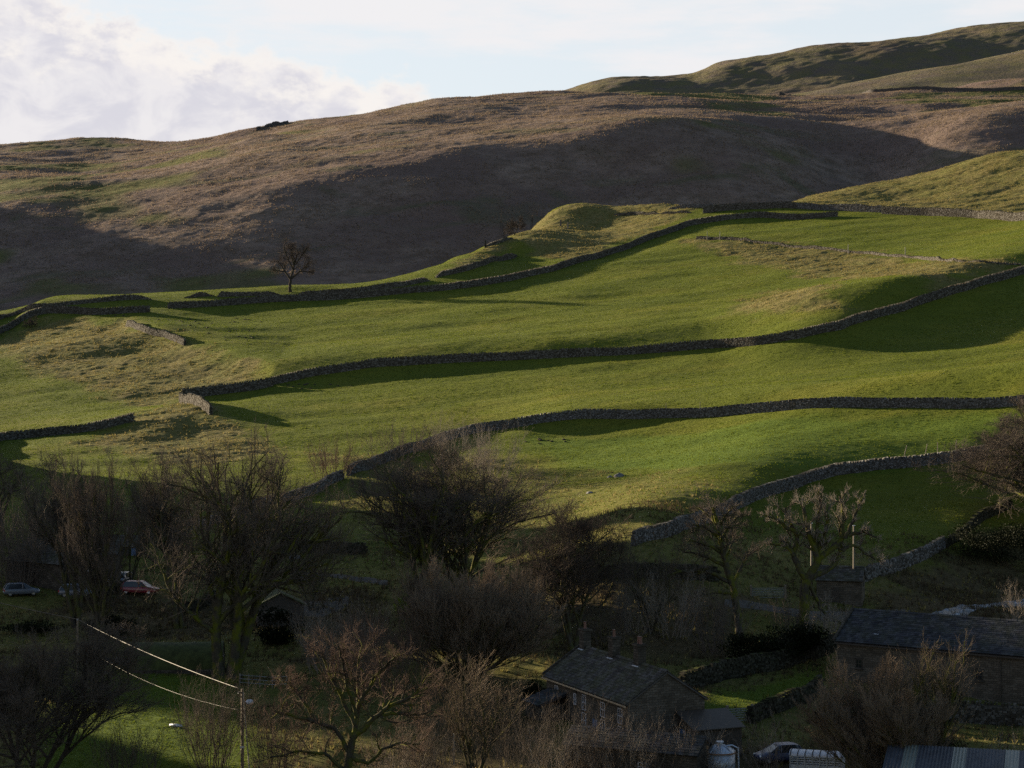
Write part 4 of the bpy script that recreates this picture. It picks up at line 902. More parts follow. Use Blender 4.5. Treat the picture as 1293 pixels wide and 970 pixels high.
# ------------------------------------------------------------------ buildings
def slates(p00, p10, p11, p01, mat, parent, name='roof', row=.28, wid=.42, thick=.03, seed=0):
    """overlapping courses of stone slates on a roof plane: p00-p10 the eaves, p01-p11 the ridge"""
    rng = np.random.default_rng(seed); A, B, Cc, D = [np.array(p, float) for p in (p00, p10, p11, p01)]
    up = D-A; L = np.linalg.norm(up); nrow = max(2, int(L/row)); n = norm(np.cross(B-A, D-A)); VV, FF, b = [], [], 0
    if n[2] < 0: n = -n
    for k in range(nrow):
        a = A+(D-A)*(k+.5)/nrow; e = B+(Cc-B)*(k+.5)/nrow; W = np.linalg.norm(e-a); m = max(2, int(W/wid)); t = norm(e-a); u = norm(D-A)
        f = (np.arange(m)+.5+(.0 if k % 2 else .3)*(np.arange(m) < m-1))/m
        c = a[None]+(e-a)[None]*f[:, None] + n*(.05+rng.uniform(0, .018, m))[:, None] - u*.04
        tilt = norm(u - n*.10)
        v, q = boxes(c, np.tile(t, (m, 1)), np.tile(tilt, (m, 1)), np.tile(np.cross(t, tilt), (m, 1)), np.full(m, W/m*.49), np.full(m, L/nrow*.66), np.full(m, thick*.5)*rng.uniform(.7, 1.4, m), rng, .05)
        VV.append(v); FF.append(q+b); b += len(v)
    base = np.array([A, B, Cc, D, A-n*.12, B-n*.12, Cc-n*.12, D-n*.12]); VV.append(base); FF.append(np.array([(0,1,2,3),(7,6,5,4),(0,4,5,1),(1,5,6,2),(2,6,7,3),(3,7,4,0)])+b)
    return mesh_np(name, np.concatenate(VV), np.concatenate(FF), [M[mat]], parent)
def frame_of(A, B):
    """local frame on the front eaves line: x along the front, y into the building"""
    A = np.array(A[:2], float); B = np.array(B[:2], float); L = np.linalg.norm(B-A); return A, math.atan2(B[1]-A[1], B[0]-A[0]), L
def shell(L, W, he, rise, mat, root, name='wall', base=-2.0):
    """gabled walls, x 0..L, front y 0, back y W"""
    v = [(0,0,base),(L,0,base),(L,W,base),(0,W,base),(0,0,he),(L,0,he),(L,W,he),(0,W,he),(0,W/2,he+rise),(L,W/2,he+rise)]
    m = MB(); m.add(v, [(0,1,5,4),(2,3,7,6),(1,2,6,9,5),(3,0,4,8,7),(4,5,9,8),(6,7,8,9)]); return m.build(name, M[mat], root)
def roof(L, W, he, rise, mat, root, over=.25, gab=.15, seed=0, row=.3, ridge_mat=None):
    s = rise/(W/2); d = .06
    slates((-gab,-over,he-over*s+d),(L+gab,-over,he-over*s+d),(L+gab,W/2,he+rise+d),(-gab,W/2,he+rise+d), mat, root, seed=seed, row=row)
    slates((L+gab,W+over,he-over*s+d),(-gab,W+over,he-over*s+d),(-gab,W/2,he+rise+d),(L+gab,W/2,he+rise+d), mat, root, seed=seed+1, row=row)
    m = MB(); n = int(L/.55)
    for i in range(n):
        x0 = -gab+(L+2*gab)*i/n; m.prism([(-.2,-.06),(0,.10),(.2,-.06),(.14,-.1),(0,.0),(-.14,-.1)], 0, 1); v = m.v[-1]
        v[:] = np.c_[x0+v[:, 1]*(L+2*gab)/n*.97, W/2+v[:, 0], he+rise+.13+v[:, 2]+.01*(i % 3)]
    m.build('ridge_tiles', M[ridge_mat or mat], root)
def window(root, x, z, w, h, y=0., frame='white', mull=1, trans=1, out=-1, sill=True, surround='masonry_dark'):
    fr = MB(); t = .06
    fr.box(x-w/2,x-w/2+t,y+out*.05,y-out*.02,z,z+h); fr.box(x+w/2-t,x+w/2,y+out*.05,y-out*.02,z,z+h); fr.box(x-w/2+t,x+w/2-t,y+out*.05,y-out*.02,z,z+t); fr.box(x-w/2+t,x+w/2-t,y+out*.05,y-out*.02,z+h-t,z+h)
    for i in range(mull): xx = x-w/2+w*(i+1)/(mull+1); fr.box(xx-.025,xx+.025,y+out*.045,y-out*.02,z+t,z+h-t)
    for i in range(trans): zz = z+h*(i+1)/(trans+1); fr.box(x-w/2+t,x+w/2-t,y+out*.048,y-out*.02,zz-.025,zz+.025)
    o = fr.build('window', M[frame], root)
    MB().box(x-w/2+t*.5,x+w/2-t*.5,y+out*.025,y-out*.03,z+t*.5,z+h-t*.5).build('pane', M['glass'], o)
    if sill: MB().box(x-w/2-.12,x+w/2+.12,y+out*.14,y-out*.03,z-.14,z-.003).build('sill', M[surround], o)
    MB().box(x-w/2-.12,x+w/2+.12,y+out*.06,y-out*.03,z+h+.003,z+h+.2).build('lintel', M[surround], o)
def chimney(root, x, y, z, w=.95, d=.75, h=1.6, pots=1):
    m = MB(); m.box(x-w/2,x+w/2,y-d/2,y+d/2,z-.9,z+h); m.box(x-w/2-.09,x+w/2+.09,y-d/2-.09,y+d/2+.09,z+h+.002,z+h+.16); o = m.build('chimney', M['masonry_dark'], root)
    for k in range(pots):
        xx = x+(k-(pots-1)/2)*.4; MB().tube([(xx,y,z+h+.16),(xx,y,z+h+.25),(xx,y,z+h+.7),(xx,y,z+h+.78)],[.15,.13,.11,.14],10).build('chimney_pot', M['clay'], o)
    MB().box(x-w/2-.05,x+w/2+.05,y-d/2-.12,y-d/2-.004,z-.62,z-.1).build('flashing', M['lead'], o)
# the farmhouse: its eaves corners measured in the photograph
hE = 26.5
A = PT(690,852,hE*F/(852-CY)); B = PT(793,888,hE*F/(888-CY)); a0, rz, L = frame_of(A, B); W = 7.2; RISE = 2.35
zg = zat(*(np.array(B[:2])+[1.0,3.0])) - .15; he = -hE-zg
hs = tag(empty('farmhouse', (a0[0], a0[1], zg), rz), 'long stone farmhouse with three chimneys and a stone slate roof', 'house')
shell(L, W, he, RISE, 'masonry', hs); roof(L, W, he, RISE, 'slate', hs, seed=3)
g = MB(); g.box(-.2,L+.2,-.42,-.30,he-.32,he-.2); g.build('gutter', M['gutter'], hs)
for x, p in ((.6,1),(L*.40,1),(L*.70,2)): chimney(hs, x, W/2, he+RISE, pots=p)
for x, z, w, h in ((2.3,he-2.0,.75,1.35),(6.3,he-1.75,.5,1.0),(8.2,he-1.95,.75,1.35),(12.0,he-1.95,.8,1.3),(15.4,he-1.95,.8,1.3),(8.2,.9,.85,1.35),(12.0,.9,.85,1.35),(15.4,.9,.85,1.35)): window(hs, x, z, w, h)
dr = MB().box(10.0,10.95,-.05,.05,0.0,2.0).build('door', M['door_blue'], hs); MB().box(10.78,10.84,-.1,-.055,.95,1.1).build('handle', M['chrome'], dr)
p_ = MB(); p_.box(1.2,4.6,-2.6,-.003,-1.5,2.45); p_.build('porch', M['masonry_dark'], hs)
slates((1.0,-2.85,2.45),(4.8,-2.85,2.45),(4.8,.0,3.35),(1.0,.0,3.35),'slate_blue',hs,'porch_roof',seed=8)
MB().box(2.4,3.4,-2.66,-2.56,-.1,2.0).build('door', M['timber_dark'], hs)
# copings up the left verge
MB().prism([(0,0),(W/2+.25,RISE+.16),(W/2+.25,RISE+.36),(0,.2)],0,1).v
m = MB(); s_ = RISE/(W/2)
for yy0, yy1, sg in ((-.25, W/2, 1), (W/2, W+.25, -1)):
    z0 = he+(yy0*s_ if sg > 0 else (W-yy0)*s_); z1 = he+(yy1*s_ if sg > 0 else (W-yy1)*s_)
    m.add([(-.34,yy0,z0+.12),(-.14,yy0,z0+.12),(-.14,yy1,z1+.12),(-.34,yy1,z1+.12),(-.34,yy0,z0+.34),(-.14,yy0,z0+.34),(-.14,yy1,z1+.34),(-.34,yy1,z1+.34)],[(0,3,2,1),(4,5,6,7),(0,1,5,4),(1,2,6,5),(2,3,7,6),(3,0,4,7)])
m.build('coping', M['masonry_dark'], hs)
MB().tube([(L+.02,-.36,he-.3),(L+.02,-.36,-.2)],.05,8).build('downpipe', M['timber_dark'], hs)
# lean-to shed on its far gable corner
def local(x, y): c, s = math.cos(rz), math.sin(rz); return a0[0]+c*x-s*y, a0[1]+s*x+c*y
sx, sy = local(L+.15, W-2.6); t = tag(empty('lean_to_shed', (sx, sy, zg), rz), 'dark timber lean to shed against the gable of the farmhouse', 'shed')
m = MB(); m.add([(0,0,-1.5),(3.0,0,-1.5),(3.0,4.4,-1.5),(0,4.4,-1.5),(0,0,3.3),(3.0,0,2.35),(3.0,4.4,2.35),(0,4.4,3.3)],[(0,1,5,4),(1,2,6,5),(2,3,7,6),(3,0,4,7),(4,5,6,7)]); m.build('wall', M['timber_dark'], t)
m = MB(); m.add([(-.02,-.25,3.36),(3.3,-.25,2.31),(3.3,4.6,2.31),(-.02,4.6,3.36),(-.02,-.25,3.44),(3.3,-.25,2.39),(3.3,4.6,2.39),(-.02,4.6,3.44)],[(0,3,2,1),(4,5,6,7),(0,1,5,4),(1,2,6,5),(2,3,7,6),(3,0,4,7)]); m.build('roof', M['timber_dark'], t)
d_ = MB().box(.35,1.35,-.07,-.01,-.1,2.05).build('door', M['door_blue'], t); MB().box(1.2,1.26,-.12,-.075,.95,1.1).build('handle', M['chrome'], d_)
# low outbuilding in front
def building(Apx, Bpx, he, W, rise, zref, label, name, mat, rmat, seed, cat, extra=None, Ya=None, Yb=None):
    """front eaves from Apx to Bpx (photo pixels) at the height he above the ground under it"""
    zg = zref; h = -(zg+he)
    A = PT(*Apx, h*F/(Apx[1]-CY)); B = PT(*Bpx, h*F/(Bpx[1]-CY)); a, r, L = frame_of(A, B)
    t = tag(empty(name, (a[0], a[1], zg), r), label, cat); shell(L, W, he, rise, mat, t); roof(L, W, he, rise, rmat, t, seed=seed)
    if extra: extra(t, L, W, he, rise)
    return t, L
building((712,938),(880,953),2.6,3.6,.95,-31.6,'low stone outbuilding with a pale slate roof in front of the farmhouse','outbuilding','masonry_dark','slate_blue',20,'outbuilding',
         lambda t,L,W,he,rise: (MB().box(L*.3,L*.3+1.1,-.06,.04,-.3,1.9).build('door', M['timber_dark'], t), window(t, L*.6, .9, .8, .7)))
# right barn
zb = -30.2
def barn_bits(t, L, W, he, rise):
    MB().box(-.1,L+.1,-.44,-.3,he-.34,he-.2).build('gutter', M['timber_dark'], t)
    d = MB().box(L*.42,L*.42+1.9,-.07,.03,.4,2.9).build('door', M['timber_dark'], t); MB().box(L*.42+.2,L*.42+.3,-.12,-.075,1.3,1.6).build('handle', M['black'], d)
    window(t, L*.12, 2.3, .7, .9, frame='timber_dark'); window(t, L*.3, 2.0, .6, .8, frame='timber_dark'); window(t, L*.75, 2.2, .7, .9, frame='timber_dark')
    MB().tube([(L*.86,-.16,he-.3),(L*.86,-.16,-1)],.06,8).build('downpipe', M['timber_dark'], t)
    m = MB(); s = rise/(W/2)
    m.add([(-.36,-.3,he-.1),(-.12,-.3,he-.1),(-.12,W/2,he+rise+.1),(-.36,W/2,he+rise+.1),(-.36,-.3,he+.16),(-.12,-.3,he+.16),(-.12,W/2,he+rise+.36),(-.36,W/2,he+rise+.36)],[(0,3,2,1),(4,5,6,7),(0,1,5,4),(1,2,6,5),(2,3,7,6),(3,0,4,7)]); m.build('coping', M['masonry_dark'], t)
    slate = MB().box(L*.18,L*.18+.5,.9,1.3,he+.62,he+.66).build('roof_patch', M['lead'], t); slate.location = (0, 0, .1)
rb, LB = building((1057,808),(1300,828),4.9,8.6,2.5,zb,'long stone barn with a dark blue slate roof at the right edge','barn','masonry','slate_blue',30,'barn',barn_bits)
# retaining wall at the barn's foot
q0 = PT(1185,906,30.2*F/(906-CY)); q1 = PT(1330,914,30.2*F/(914-CY))
stone_wall(np.array([q0[:2], q1[:2]]), 'low grey coursed retaining wall at the foot of the right barn', h=1.9, seed=60, mat='wall', name='retaining_wall', cat='retaining wall')
# shed roof in the bottom right corner
zc = -31.6
def sheet_roof():
    h0 = 27.6; A = PT(1128,962,(h0+.9)*F/(962-CY)); A = PT(1118,978,(h0+1.1)*F/(978-CY)); B = PT(1330,990,(h0+1.1)*F/(990-CY)); a, r, L = frame_of(A, B)
    zg = zat(a[0]+3, a[1]+2)-.2; t = tag(empty('livestock_shed', (a[0], a[1], zg), r), 'low farm shed with corrugated roof and pale rooflights in the bottom right corner', 'shed')
    he = -(h0+1.1)-zg; W = 5.5; rise = 1.1
    m = MB(); m.add([(0,0,-2),(L,0,-2),(L,W,-2),(0,W,-2),(0,0,he),(L,0,he),(L,W,he+rise),(0,W,he+rise)],[(0,1,5,4),(1,2,6,5),(2,3,7,6),(3,0,4,7)]); m.build('wall', M['timber_dark'], t)
    def corr(x0, x1, name, mat, dz):
        n = int((x1-x0)/.12); xs = np.linspace(x0, x1, n+1); z = .03*np.cos(np.arange(n+1)*math.pi)
        v = np.concatenate([np.c_[xs, np.full(n+1, yy), he+rise*yy/W+z+dz] for yy in (-.3, W+.2)]+[np.c_[xs, np.full(n+1, yy), he+rise*yy/W+z+dz-.03] for yy in (-.3, W+.2)])
        i = np.arange(n); k = n+1; f = np.concatenate([np.c_[i, i+1, i+k+1, i+k], np.c_[i+2*k, i+3*k, i+3*k+1, i+2*k+1], np.c_[i, i+2*k, i+2*k+1, i+1]]); mesh_np(name, v, f, [M[mat]], t)
    xs = [-.3, 1.0, 2.0, 4.6, 5.6, 8.4, 9.4, 12.2, 13.2, max(14.0, L+.3)]
    for i in range(len(xs)-1): corr(xs[i], xs[i+1]-.005, 'rooflight' if i % 2 else 'roof', 'rooflight' if i % 2 else 'sheetroof', .08)
sheet_roof()
# small stone hut with a lean-to roof
q = place(1060,758); hx = q[1]/F; rh = -.28
t = tag(empty('stone_hut', (q[0]-2.7, q[1]-.3, q[2]-.2), rh), 'small stone field hut with a grey slate roof behind the pollard tree', 'hut')
shell(5.2, 3.4, 2.7, 1.25, 'masonry', t); roof(5.2, 3.4, 2.7, 1.25, 'slate', t, seed=40, gab=.12)
MB().box(5.2+.01,5.26,1.2,1.7,1.9,2.5).build('vent', M['black'], t); MB().box(1.8,2.6,-.05,.03,-.1,1.8).build('door', M['timber_dark'], t)
# left barn and its neighbours
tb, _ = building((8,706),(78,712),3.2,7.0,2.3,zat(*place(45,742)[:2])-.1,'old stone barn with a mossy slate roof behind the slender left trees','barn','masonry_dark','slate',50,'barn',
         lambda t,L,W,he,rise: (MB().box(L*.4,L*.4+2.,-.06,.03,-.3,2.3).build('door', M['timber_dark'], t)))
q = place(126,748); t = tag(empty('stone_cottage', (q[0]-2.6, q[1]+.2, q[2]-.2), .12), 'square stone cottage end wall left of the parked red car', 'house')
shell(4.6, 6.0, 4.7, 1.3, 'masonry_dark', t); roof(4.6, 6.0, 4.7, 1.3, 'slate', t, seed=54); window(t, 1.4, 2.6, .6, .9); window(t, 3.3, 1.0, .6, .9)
q = place(150,708); t = tag(empty('stone_shed', (q[0]-1.8, q[1]+3.5, q[2]-.4), -.1), 'small stone shed with a sunlit roof edge behind the cottage end wall', 'shed')
shell(3.8, 3.4, 2.2, .9, 'masonry_dark', t); roof(3.8, 3.4, 2.2, .9, 'slate', t, seed=56); MB().box(2.6,3.4,-.05,.03,-.2,1.8).build('door', M['door_blue'], t); MB().box(-.2,4.0,-.36,-.28,2.0,2.1).build('gutter', M['pale_wood'], t)  # pale strip at the eaves stands in for the sunlit roof edge
# dark timber shed by the big left tree
q = place(358,792); t = tag(empty('timber_shed', (q[0]-2.9, q[1], q[2]-.2), .22), 'dark timber shed with a mossy gabled roof right of the massive forked trunk', 'shed')
m = MB(); w_, d_, h_, r_ = 5.2, 4.0, 2.6, 1.3
m.add([(0,0,-.8),(w_,0,-.8),(w_,d_,-.8),(0,d_,-.8),(0,0,h_),(w_,0,h_),(w_,d_,h_),(0,d_,h_),(w_/2,0,h_+r_),(w_/2,d_,h_+r_)],[(0,1,5,8,4),(1,2,6,5),(2,3,7,9,6),(3,0,4,7)]); m.build('wall', M['timber_dark'], t)
for sg in (-1, 1):
    x0, x1 = (w_/2, -.3) if sg < 0 else (w_/2, w_+.3); z1 = h_-.15
    m = MB(); m.add([(x0,-.3,h_+r_+.02),(x1,-.3,z1),(x1,d_+.3,z1),(x0,d_+.3,h_+r_+.02),(x0,-.3,h_+r_+.14),(x1,-.3,z1+.12),(x1,d_+.3,z1+.12),(x0,d_+.3,h_+r_+.14)],[(0,3,2,1),(4,5,6,7),(0,1,5,4),(1,2,6,5),(2,3,7,6),(3,0,4,7)]); m.build('roof', M['moss'], t)
MB().box(.6,1.9,-.06,-.003,1.7,1.95).build('shutter', M['timber'], t)
# humped mossy roof
q = place(226,852); t = tag(empty('vaulted_shed', (q[0]-4.8, q[1], q[2]-.3), .10), 'long low shed with a rounded moss grown roof', 'shed')
n = 16; Lh = 9.0; prof = [(2.6*(1-math.cos(math.pi*i/n)), .6+2.5*math.sin(math.pi*i/n)**.8) for i in range(n+1)]
xs = np.linspace(0, Lh, 40); V = []
for x in xs:
    for (y, z) in prof: V.append((x, y, z+.12*float(vnoise(np.array([x*.7]), np.array([y*.8]), 5)[0])))
V = np.array(V); i = (np.arange(39)[:, None]*(n+1)+np.arange(n)[None]).ravel(); mesh_np('roof', np.r_[V, V-[0,0,.15]], np.r_[np.c_[i, i+1, i+n+2, i+n+1], np.c_[i, i+n+1, i+n+2, i+1]+len(V)], [M['moss']], t, smooth=True)
m = MB(); m.prism([(y, z-.1) for y, z in prof]+[(5.2,-1),(0,-1)], .08, .3); v = m.v[-1]; v[:] = np.c_[v[:, 1], v[:, 0], v[:, 2]]; m.prism([(y, z-.1) for y, z in prof]+[(5.2,-1),(0,-1)], Lh-.3, Lh-.08); v = m.v[-1]; v[:] = np.c_[v[:, 1], v[:, 0], v[:, 2]]
m.box(.1,Lh-.1,.0,.2,-1,.7); m.box(.1,Lh-.1,5.0,5.2,-1,.7); m.build('wall', M['masonry_dark'], t)
MB().box(Lh-.06,Lh+.02,1.8,3.4,-.5,1.7).build('door', M['timber_dark'], t)

# ------------------------------------------------------------------ vehicles
WV = None
def wheel(root, x, y, z, r, w, out):
    o = MB().tube([(x,y-w/2,z),(x,y-w/2+.03,z),(x,y+w/2-.03,z),(x,y+w/2,z)],[r*.9,r,r,r*.9],20).build('wheel', M['black'], root)
    MB().tube([(x,y+out*(w/2-.02),z),(x,y+out*(w/2+.015),z)],[r*.62,r*.58],16).build('rim', M['chrome'], o)
def car(loc, rz, label, paint, Lc=4.1, tall=1.48, hatch=True, cat='car', bonnet=.30):
    """x forward; body lofted from cross sections"""
    t = tag(empty('parked_car', loc, rz), label, cat, 'parked cars')
    hw = .86
    # lower body: stations (x, z_low, z_belt, half width)
    st = [(-Lc/2,.42,.78,.70),(-Lc/2+.10,.30,.90,.80),(-Lc/2+.5,.24,.95,.85),(-.6,.22,.93,.87),(.5,.22,.92,.87),(Lc*bonnet-.15,.22,.92,.86),(Lc/2-.55,.24,.82,.84),(Lc/2-.12,.30,.70,.76),(Lc/2,.40,.60,.64)]
    V = []; k = 10
    for x, zl, zb, w in st:
        for a, b in ((-.90,0),(-1,.18),(-1.02,.5),(-.97,.85),(-.88,1),(.88,1),(.97,.85),(1.02,.5),(1,.18),(.90,0)): V.append((x, a*w, zl+(zb-zl)*b))
    i = (np.arange(len(st)-1)[:, None]*k+np.arange(k)[None]).ravel(); j = (np.arange(len(st)-1)[:, None]*k+(np.arange(k)[None]+1) % k).ravel()
    F4 = np.c_[i, j, j+k, i+k]; m = MB(); m.add(V, [tuple(q) for q in F4]+[tuple(range(k)), tuple(range((len(st)-1)*k, len(st)*k))[::-1]]); m.build('body', M[paint], t, smooth=True)
    # cabin: roof skin and pillars over dark glass
    rear = -Lc/2+(.12 if hatch else .75); fr = Lc*bonnet-.1
    base = [(rear,.80),(rear+.35,.83),(.1,.84),(fr-.75,.83),(fr,.78)]; top = [(rear+.30,.60),(rear+.62,.64),(.05,.66),(fr-1.0,.64),(fr-.78,.60)]
    ztop = [tall-.08, tall-.01, tall, tall-.02, tall-.09]; V = []
    for (x, w) in base: V += [(x,-w,.90),(x,w,.90)]
    for (x, w), z in zip(top, ztop): V += [(x,-w,z),(x,w,z)]
    f = []
    for a in range(4): f += [(2*a,2*a+2,2*a+12,2*a+10),(2*a+1,2*a+11,2*a+13,2*a+3)]
    f += [(0,10,11,1),(8,9,19,18)]
    MB().add(V, f).build('windows', M['glass'], t)
    r_ = MB(); V2 = []
    for (x, w), z in zip(top, ztop): V2 += [(x,-w-.02,z+.012),(x,-w*.6,z+.05),(x,w*.6,z+.05),(x,w+.02,z+.012)]
    f = [(4*a+b,4*a+b+1,4*a+b+5,4*a+b+4) for a in range(4) for b in range(3)]; n0 = len(V2); V2 += [(x, y, z-.05) for x, y, z in V2]; f += [tuple(q+n0 for q in g)[::-1] for g in f]
    r_.add(V2, f)
    for a in (0, 2, 4):
        for s in (0, 1):
            (bx, bw), (tx, tw) = base[a], top[a]; sg = -1 if s == 0 else 1
            r_.tube([(bx, sg*(bw+.01), .90), (tx, sg*(tw+.015), ztop[a]+.01)], .035 if a != 0 else .06, 6)
    r_.build('roof', M[paint], t, smooth=False)
    for x in (-Lc/2+.72, Lc/2-.78):
        for s in (-1, 1): wheel(t, x, s*.74, .31, .31, .2, s)
    for s in (-1, 1):
        MB().box(-Lc/2-.01,-Lc/2+.12,s*.70-.10,s*.70+.10,.62,.86).build('tail_light', M['lamp_red'], t, .01)
        MB().box(Lc/2-.16,Lc/2-.02,s*.60-.14,s*.60+.14,.56,.70).build('headlight', M['lamp_clear'], t, .01)
        MB().box(fr-.72,fr-.55,s*.98-.1,s*.98+.06,.90,1.04).build('mirror', M[paint], t, .02)
    MB().box(-Lc/2-.03,-Lc/2+.1,-.26,.26,.46,.58).build('number_plate', M['white'], t)
    return t
q = place(983,962); car((q[0],q[1],q[2]), math.radians(196), 'dark blue hatchback parked beside the livestock trailer', 'blue', 3.9)
q = place(177,750); car((q[0],q[1],q[2]), math.radians(-12), 'red car parked behind the slender left trees', 'red', 4.4, 1.55)
q = place(148,741); car((q[0],q[1]+2.5,q[2]), math.radians(-100), 'dark car parked beyond the red car beside the cottage wall', 'darkcar', 4.2)
q = place(27,752); car((q[0],q[1],q[2]), math.radians(20), 'pale car with a bright windscreen parked at the left barn', 'silver', 4.2)
q = place(112,750); car((q[0]-.8,q[1]-3.0,q[2]), math.radians(5), 'white car half hidden by the slender trees before the cottage', 'silver', 4.0)
# livestock trailer
q = place(1032,985); t = tag(empty('livestock_trailer', (q[0],q[1],q[2]), math.radians(-16)), 'white livestock trailer with a ribbed curved roof', 'trailer')
TL, TW, TH = 4.2, 1.9, 2.35
m = MB(); m.box(-TL/2,TL/2,-TW/2,-TW/2+.04,.55,1.35); m.box(-TL/2,TL/2,TW/2-.04,TW/2,.55,1.35); m.box(-TL/2,-TL/2+.04,-TW/2+.04,TW/2-.04,.55,2.0); m.box(TL/2-.04,TL/2,-TW/2+.04,TW/2-.04,.55,2.0); m.box(-TL/2,TL/2,-TW/2+.04,TW/2-.04,.50,.56); m.build('body', M['galv'], t)
m = MB()
for z in (1.47,1.66,1.85):
    for s in (-1, 1): m.box(-TL/2,TL/2,s*(TW/2-.02)-.02,s*(TW/2-.02)+.02,z-.03,z+.045)
m.box(-TL/2,TL/2,-TW/2,-TW/2+.05,1.96,2.03); m.box(-TL/2,TL/2,TW/2-.05,TW/2,1.96,2.03)
m.build('side_slats', M['galv'], t); m = MB()
for i in range(8):
    x = -TL/2+.05+(TL-.1)*i/7
    for s in (-1, 1): MB().box(x-.03,x+.03,s*(TW/2+.02)-.03,s*(TW/2+.02)+.03,.5,2.05).build('upright', M['galv'], t)
pr = [(TW/2*math.cos(a), 2.03+.34*math.sin(a)) for a in np.linspace(0, math.pi, 13)]
def arch(x0, x1, off, name, mat):
    V = []; 
    for x in (x0, x1):
        for (y, z) in pr: V.append((x, y*(1+off/TW*2), z+off))
        for (y, z) in pr[::-1]: V.append((x, y*(1+off/TW*2-.03), z+off-.03))
    n = len(pr)*2; return MB().add(V, [(i, (i+1) % n, (i+1) % n+n, i+n) for i in range(n)]+[tuple(range(n)), tuple(range(n, 2*n))[::-1]])
arch(-TL/2-.05, TL/2+.05, .0, 0, 0).build('roof', M['white'], t)
for i in range(8):
    x = -TL/2+.05+(TL-.1)*i/7; arch(x-.035, x+.035, .03, 0, 0).build('roof_rib', M['timber_dark'], t)
for x in (-.5,.45):
    for s in (-1, 1): wheel(t, x, s*(TW/2+.14), .34, .34, .2, s)
for s in (-1, 1): MB().box(-.95,.9,s*(TW/2+.15)-.14,s*(TW/2+.15)+.14,.72,.76).build('mudguard', M['timber_dark'], t)
MB().tube([(TL/2,-.5,.45),(TL/2+1.3,0,.45)],.05,6).tube([(TL/2,.5,.45),(TL/2+1.3,0,.45)],.05,6).tube([(TL/2+1.25,0,.45),(TL/2+1.25,0,-.05)],.04,6).build('drawbar', M['galv'], t)
# feed silo
q = place(909,990); s = q[1]/F; R0 = 19*s
t = tag(empty('feed_silo', (q[0],q[1],q[2])), 'rust streaked metal feed silo with a domed top beside the outbuilding', 'silo')
zt = (CY-936)*s-q[2]; zs = (CY-950)*s-q[2]
MB().tube([(0,0,.2),(0,0,zs*.5),(0,0,zs*.5+.04),(0,0,zs)],[R0,R0,R0*1.02,R0],28).build('body', M['galv'], t, smooth=True)
MB().tube([(0,0,zs),(0,0,zs+.06),(0,0,zs+(zt-zs)*.45),(0,0,zt-.28)],[R0*1.05,R0*1.05,R0*.62,.28],28).build('dome', M['galv'], t, smooth=True)
MB().tube([(0,0,zt-.3),(0,0,zt-.05),(0,0,zt-.05),(0,0,zt)],[.24,.24,.32,.3],16).build('cap', M['galv'], t)
MB().tube([(0,0,zs+.001),(0,0,zs+.09)],[R0*1.07,R0*1.06],28).build('rim', M['rust'], t)
m = MB(); m.tube([(R0*.45,-.1,zt-.35),(R0*.8,-.1,zt-.30),(R0*1.22,-.1,zs+.35),(R0*1.25,-.1,.2)],.06,8); m.build('filler_pipe', M['galv'], t)
m = MB()
for k in range(8): a = k*math.pi/4; m.tube([(R0*1.04*math.cos(a),R0*1.04*math.sin(a),zs+.08),(R0*.64*math.cos(a),R0*.64*math.sin(a),zs+(zt-zs)*.45+.03),(.3*math.cos(a),.3*math.sin(a),zt-.27)],.035,5)
m.build('seams', M['galv'], t)

# ------------------------------------------------------------------ gates, poles, wires, fence
def gate(px, py, w, rz, label, mat, h=1.2, bars=6, diag=True, name='field_gate'):
    q = place(px, py); t = tag(empty(name, (q[0],q[1],q[2]), rz), label, 'gate', 'gates'); m = MB()
    for i in range(bars): z = .15+(h-.15)*(i/(bars-1))**.85; m.box(-w/2+.061,w/2-.061,-.025,.025,z-.04,z+.04)
    m.build('bars', M[mat], t); m = MB(); m.box(-w/2,-w/2+.06,-.03,.03,.05,h+.1); m.box(w/2-.06,w/2,-.03,.03,.05,h+.1); m.build('frame', M[mat], t)
    if diag: MB().tube([(-w/2+.08,-.055,.15),(0,-.055,h-.02),(w/2-.08,-.055,.15)],.028,6).build('brace', M[mat], t)
    for s in (-1, 1): MB().box(s*(w/2+.14)-.1,s*(w/2+.14)+.1,-.1,.1,-.4,h+.35).build('gatepost', M['timber'], t)
gate(970,756,3.7,0.05,'grey metal field gate left of the pollard tree','galv_dark')
gate(195,686,1.6,.35,'small sunlit wooden gate with crossed bars among the left trees','pale_wood',1.5,5)
gate(934,912,2.2,.35,'grey field gate at the corner of the small lawn','galv_dark')
post(161,681,1.9,'pale lit gate post behind the slender left trees',.14,'pale_wood',name='gate_post')
post(573,966,2.6,'pale lit post among the brambles at the bottom',.10,'pale_wood',name='fence_post')
q = place(845,880)
for i, (px, py, top, l) in enumerate(((1024.5,752,661,'slim utility pole left of the stone hut'),(1078,760,664,'slim utility pole right of the stone hut'))):
    q = place(px, py); hgt = (CY-top)*q[1]/F-q[2]
    t = tag(empty('utility_pole', q), l, 'pole', 'utility poles'); MB().tube([(0,0,-.4),(0,0,hgt)],[.12,.09],10).build('pole', M['timber'], t)
    MB().box(-.16,.16,-.16,.16,hgt+.003,hgt+.05).build('cap', M['galv'], t)
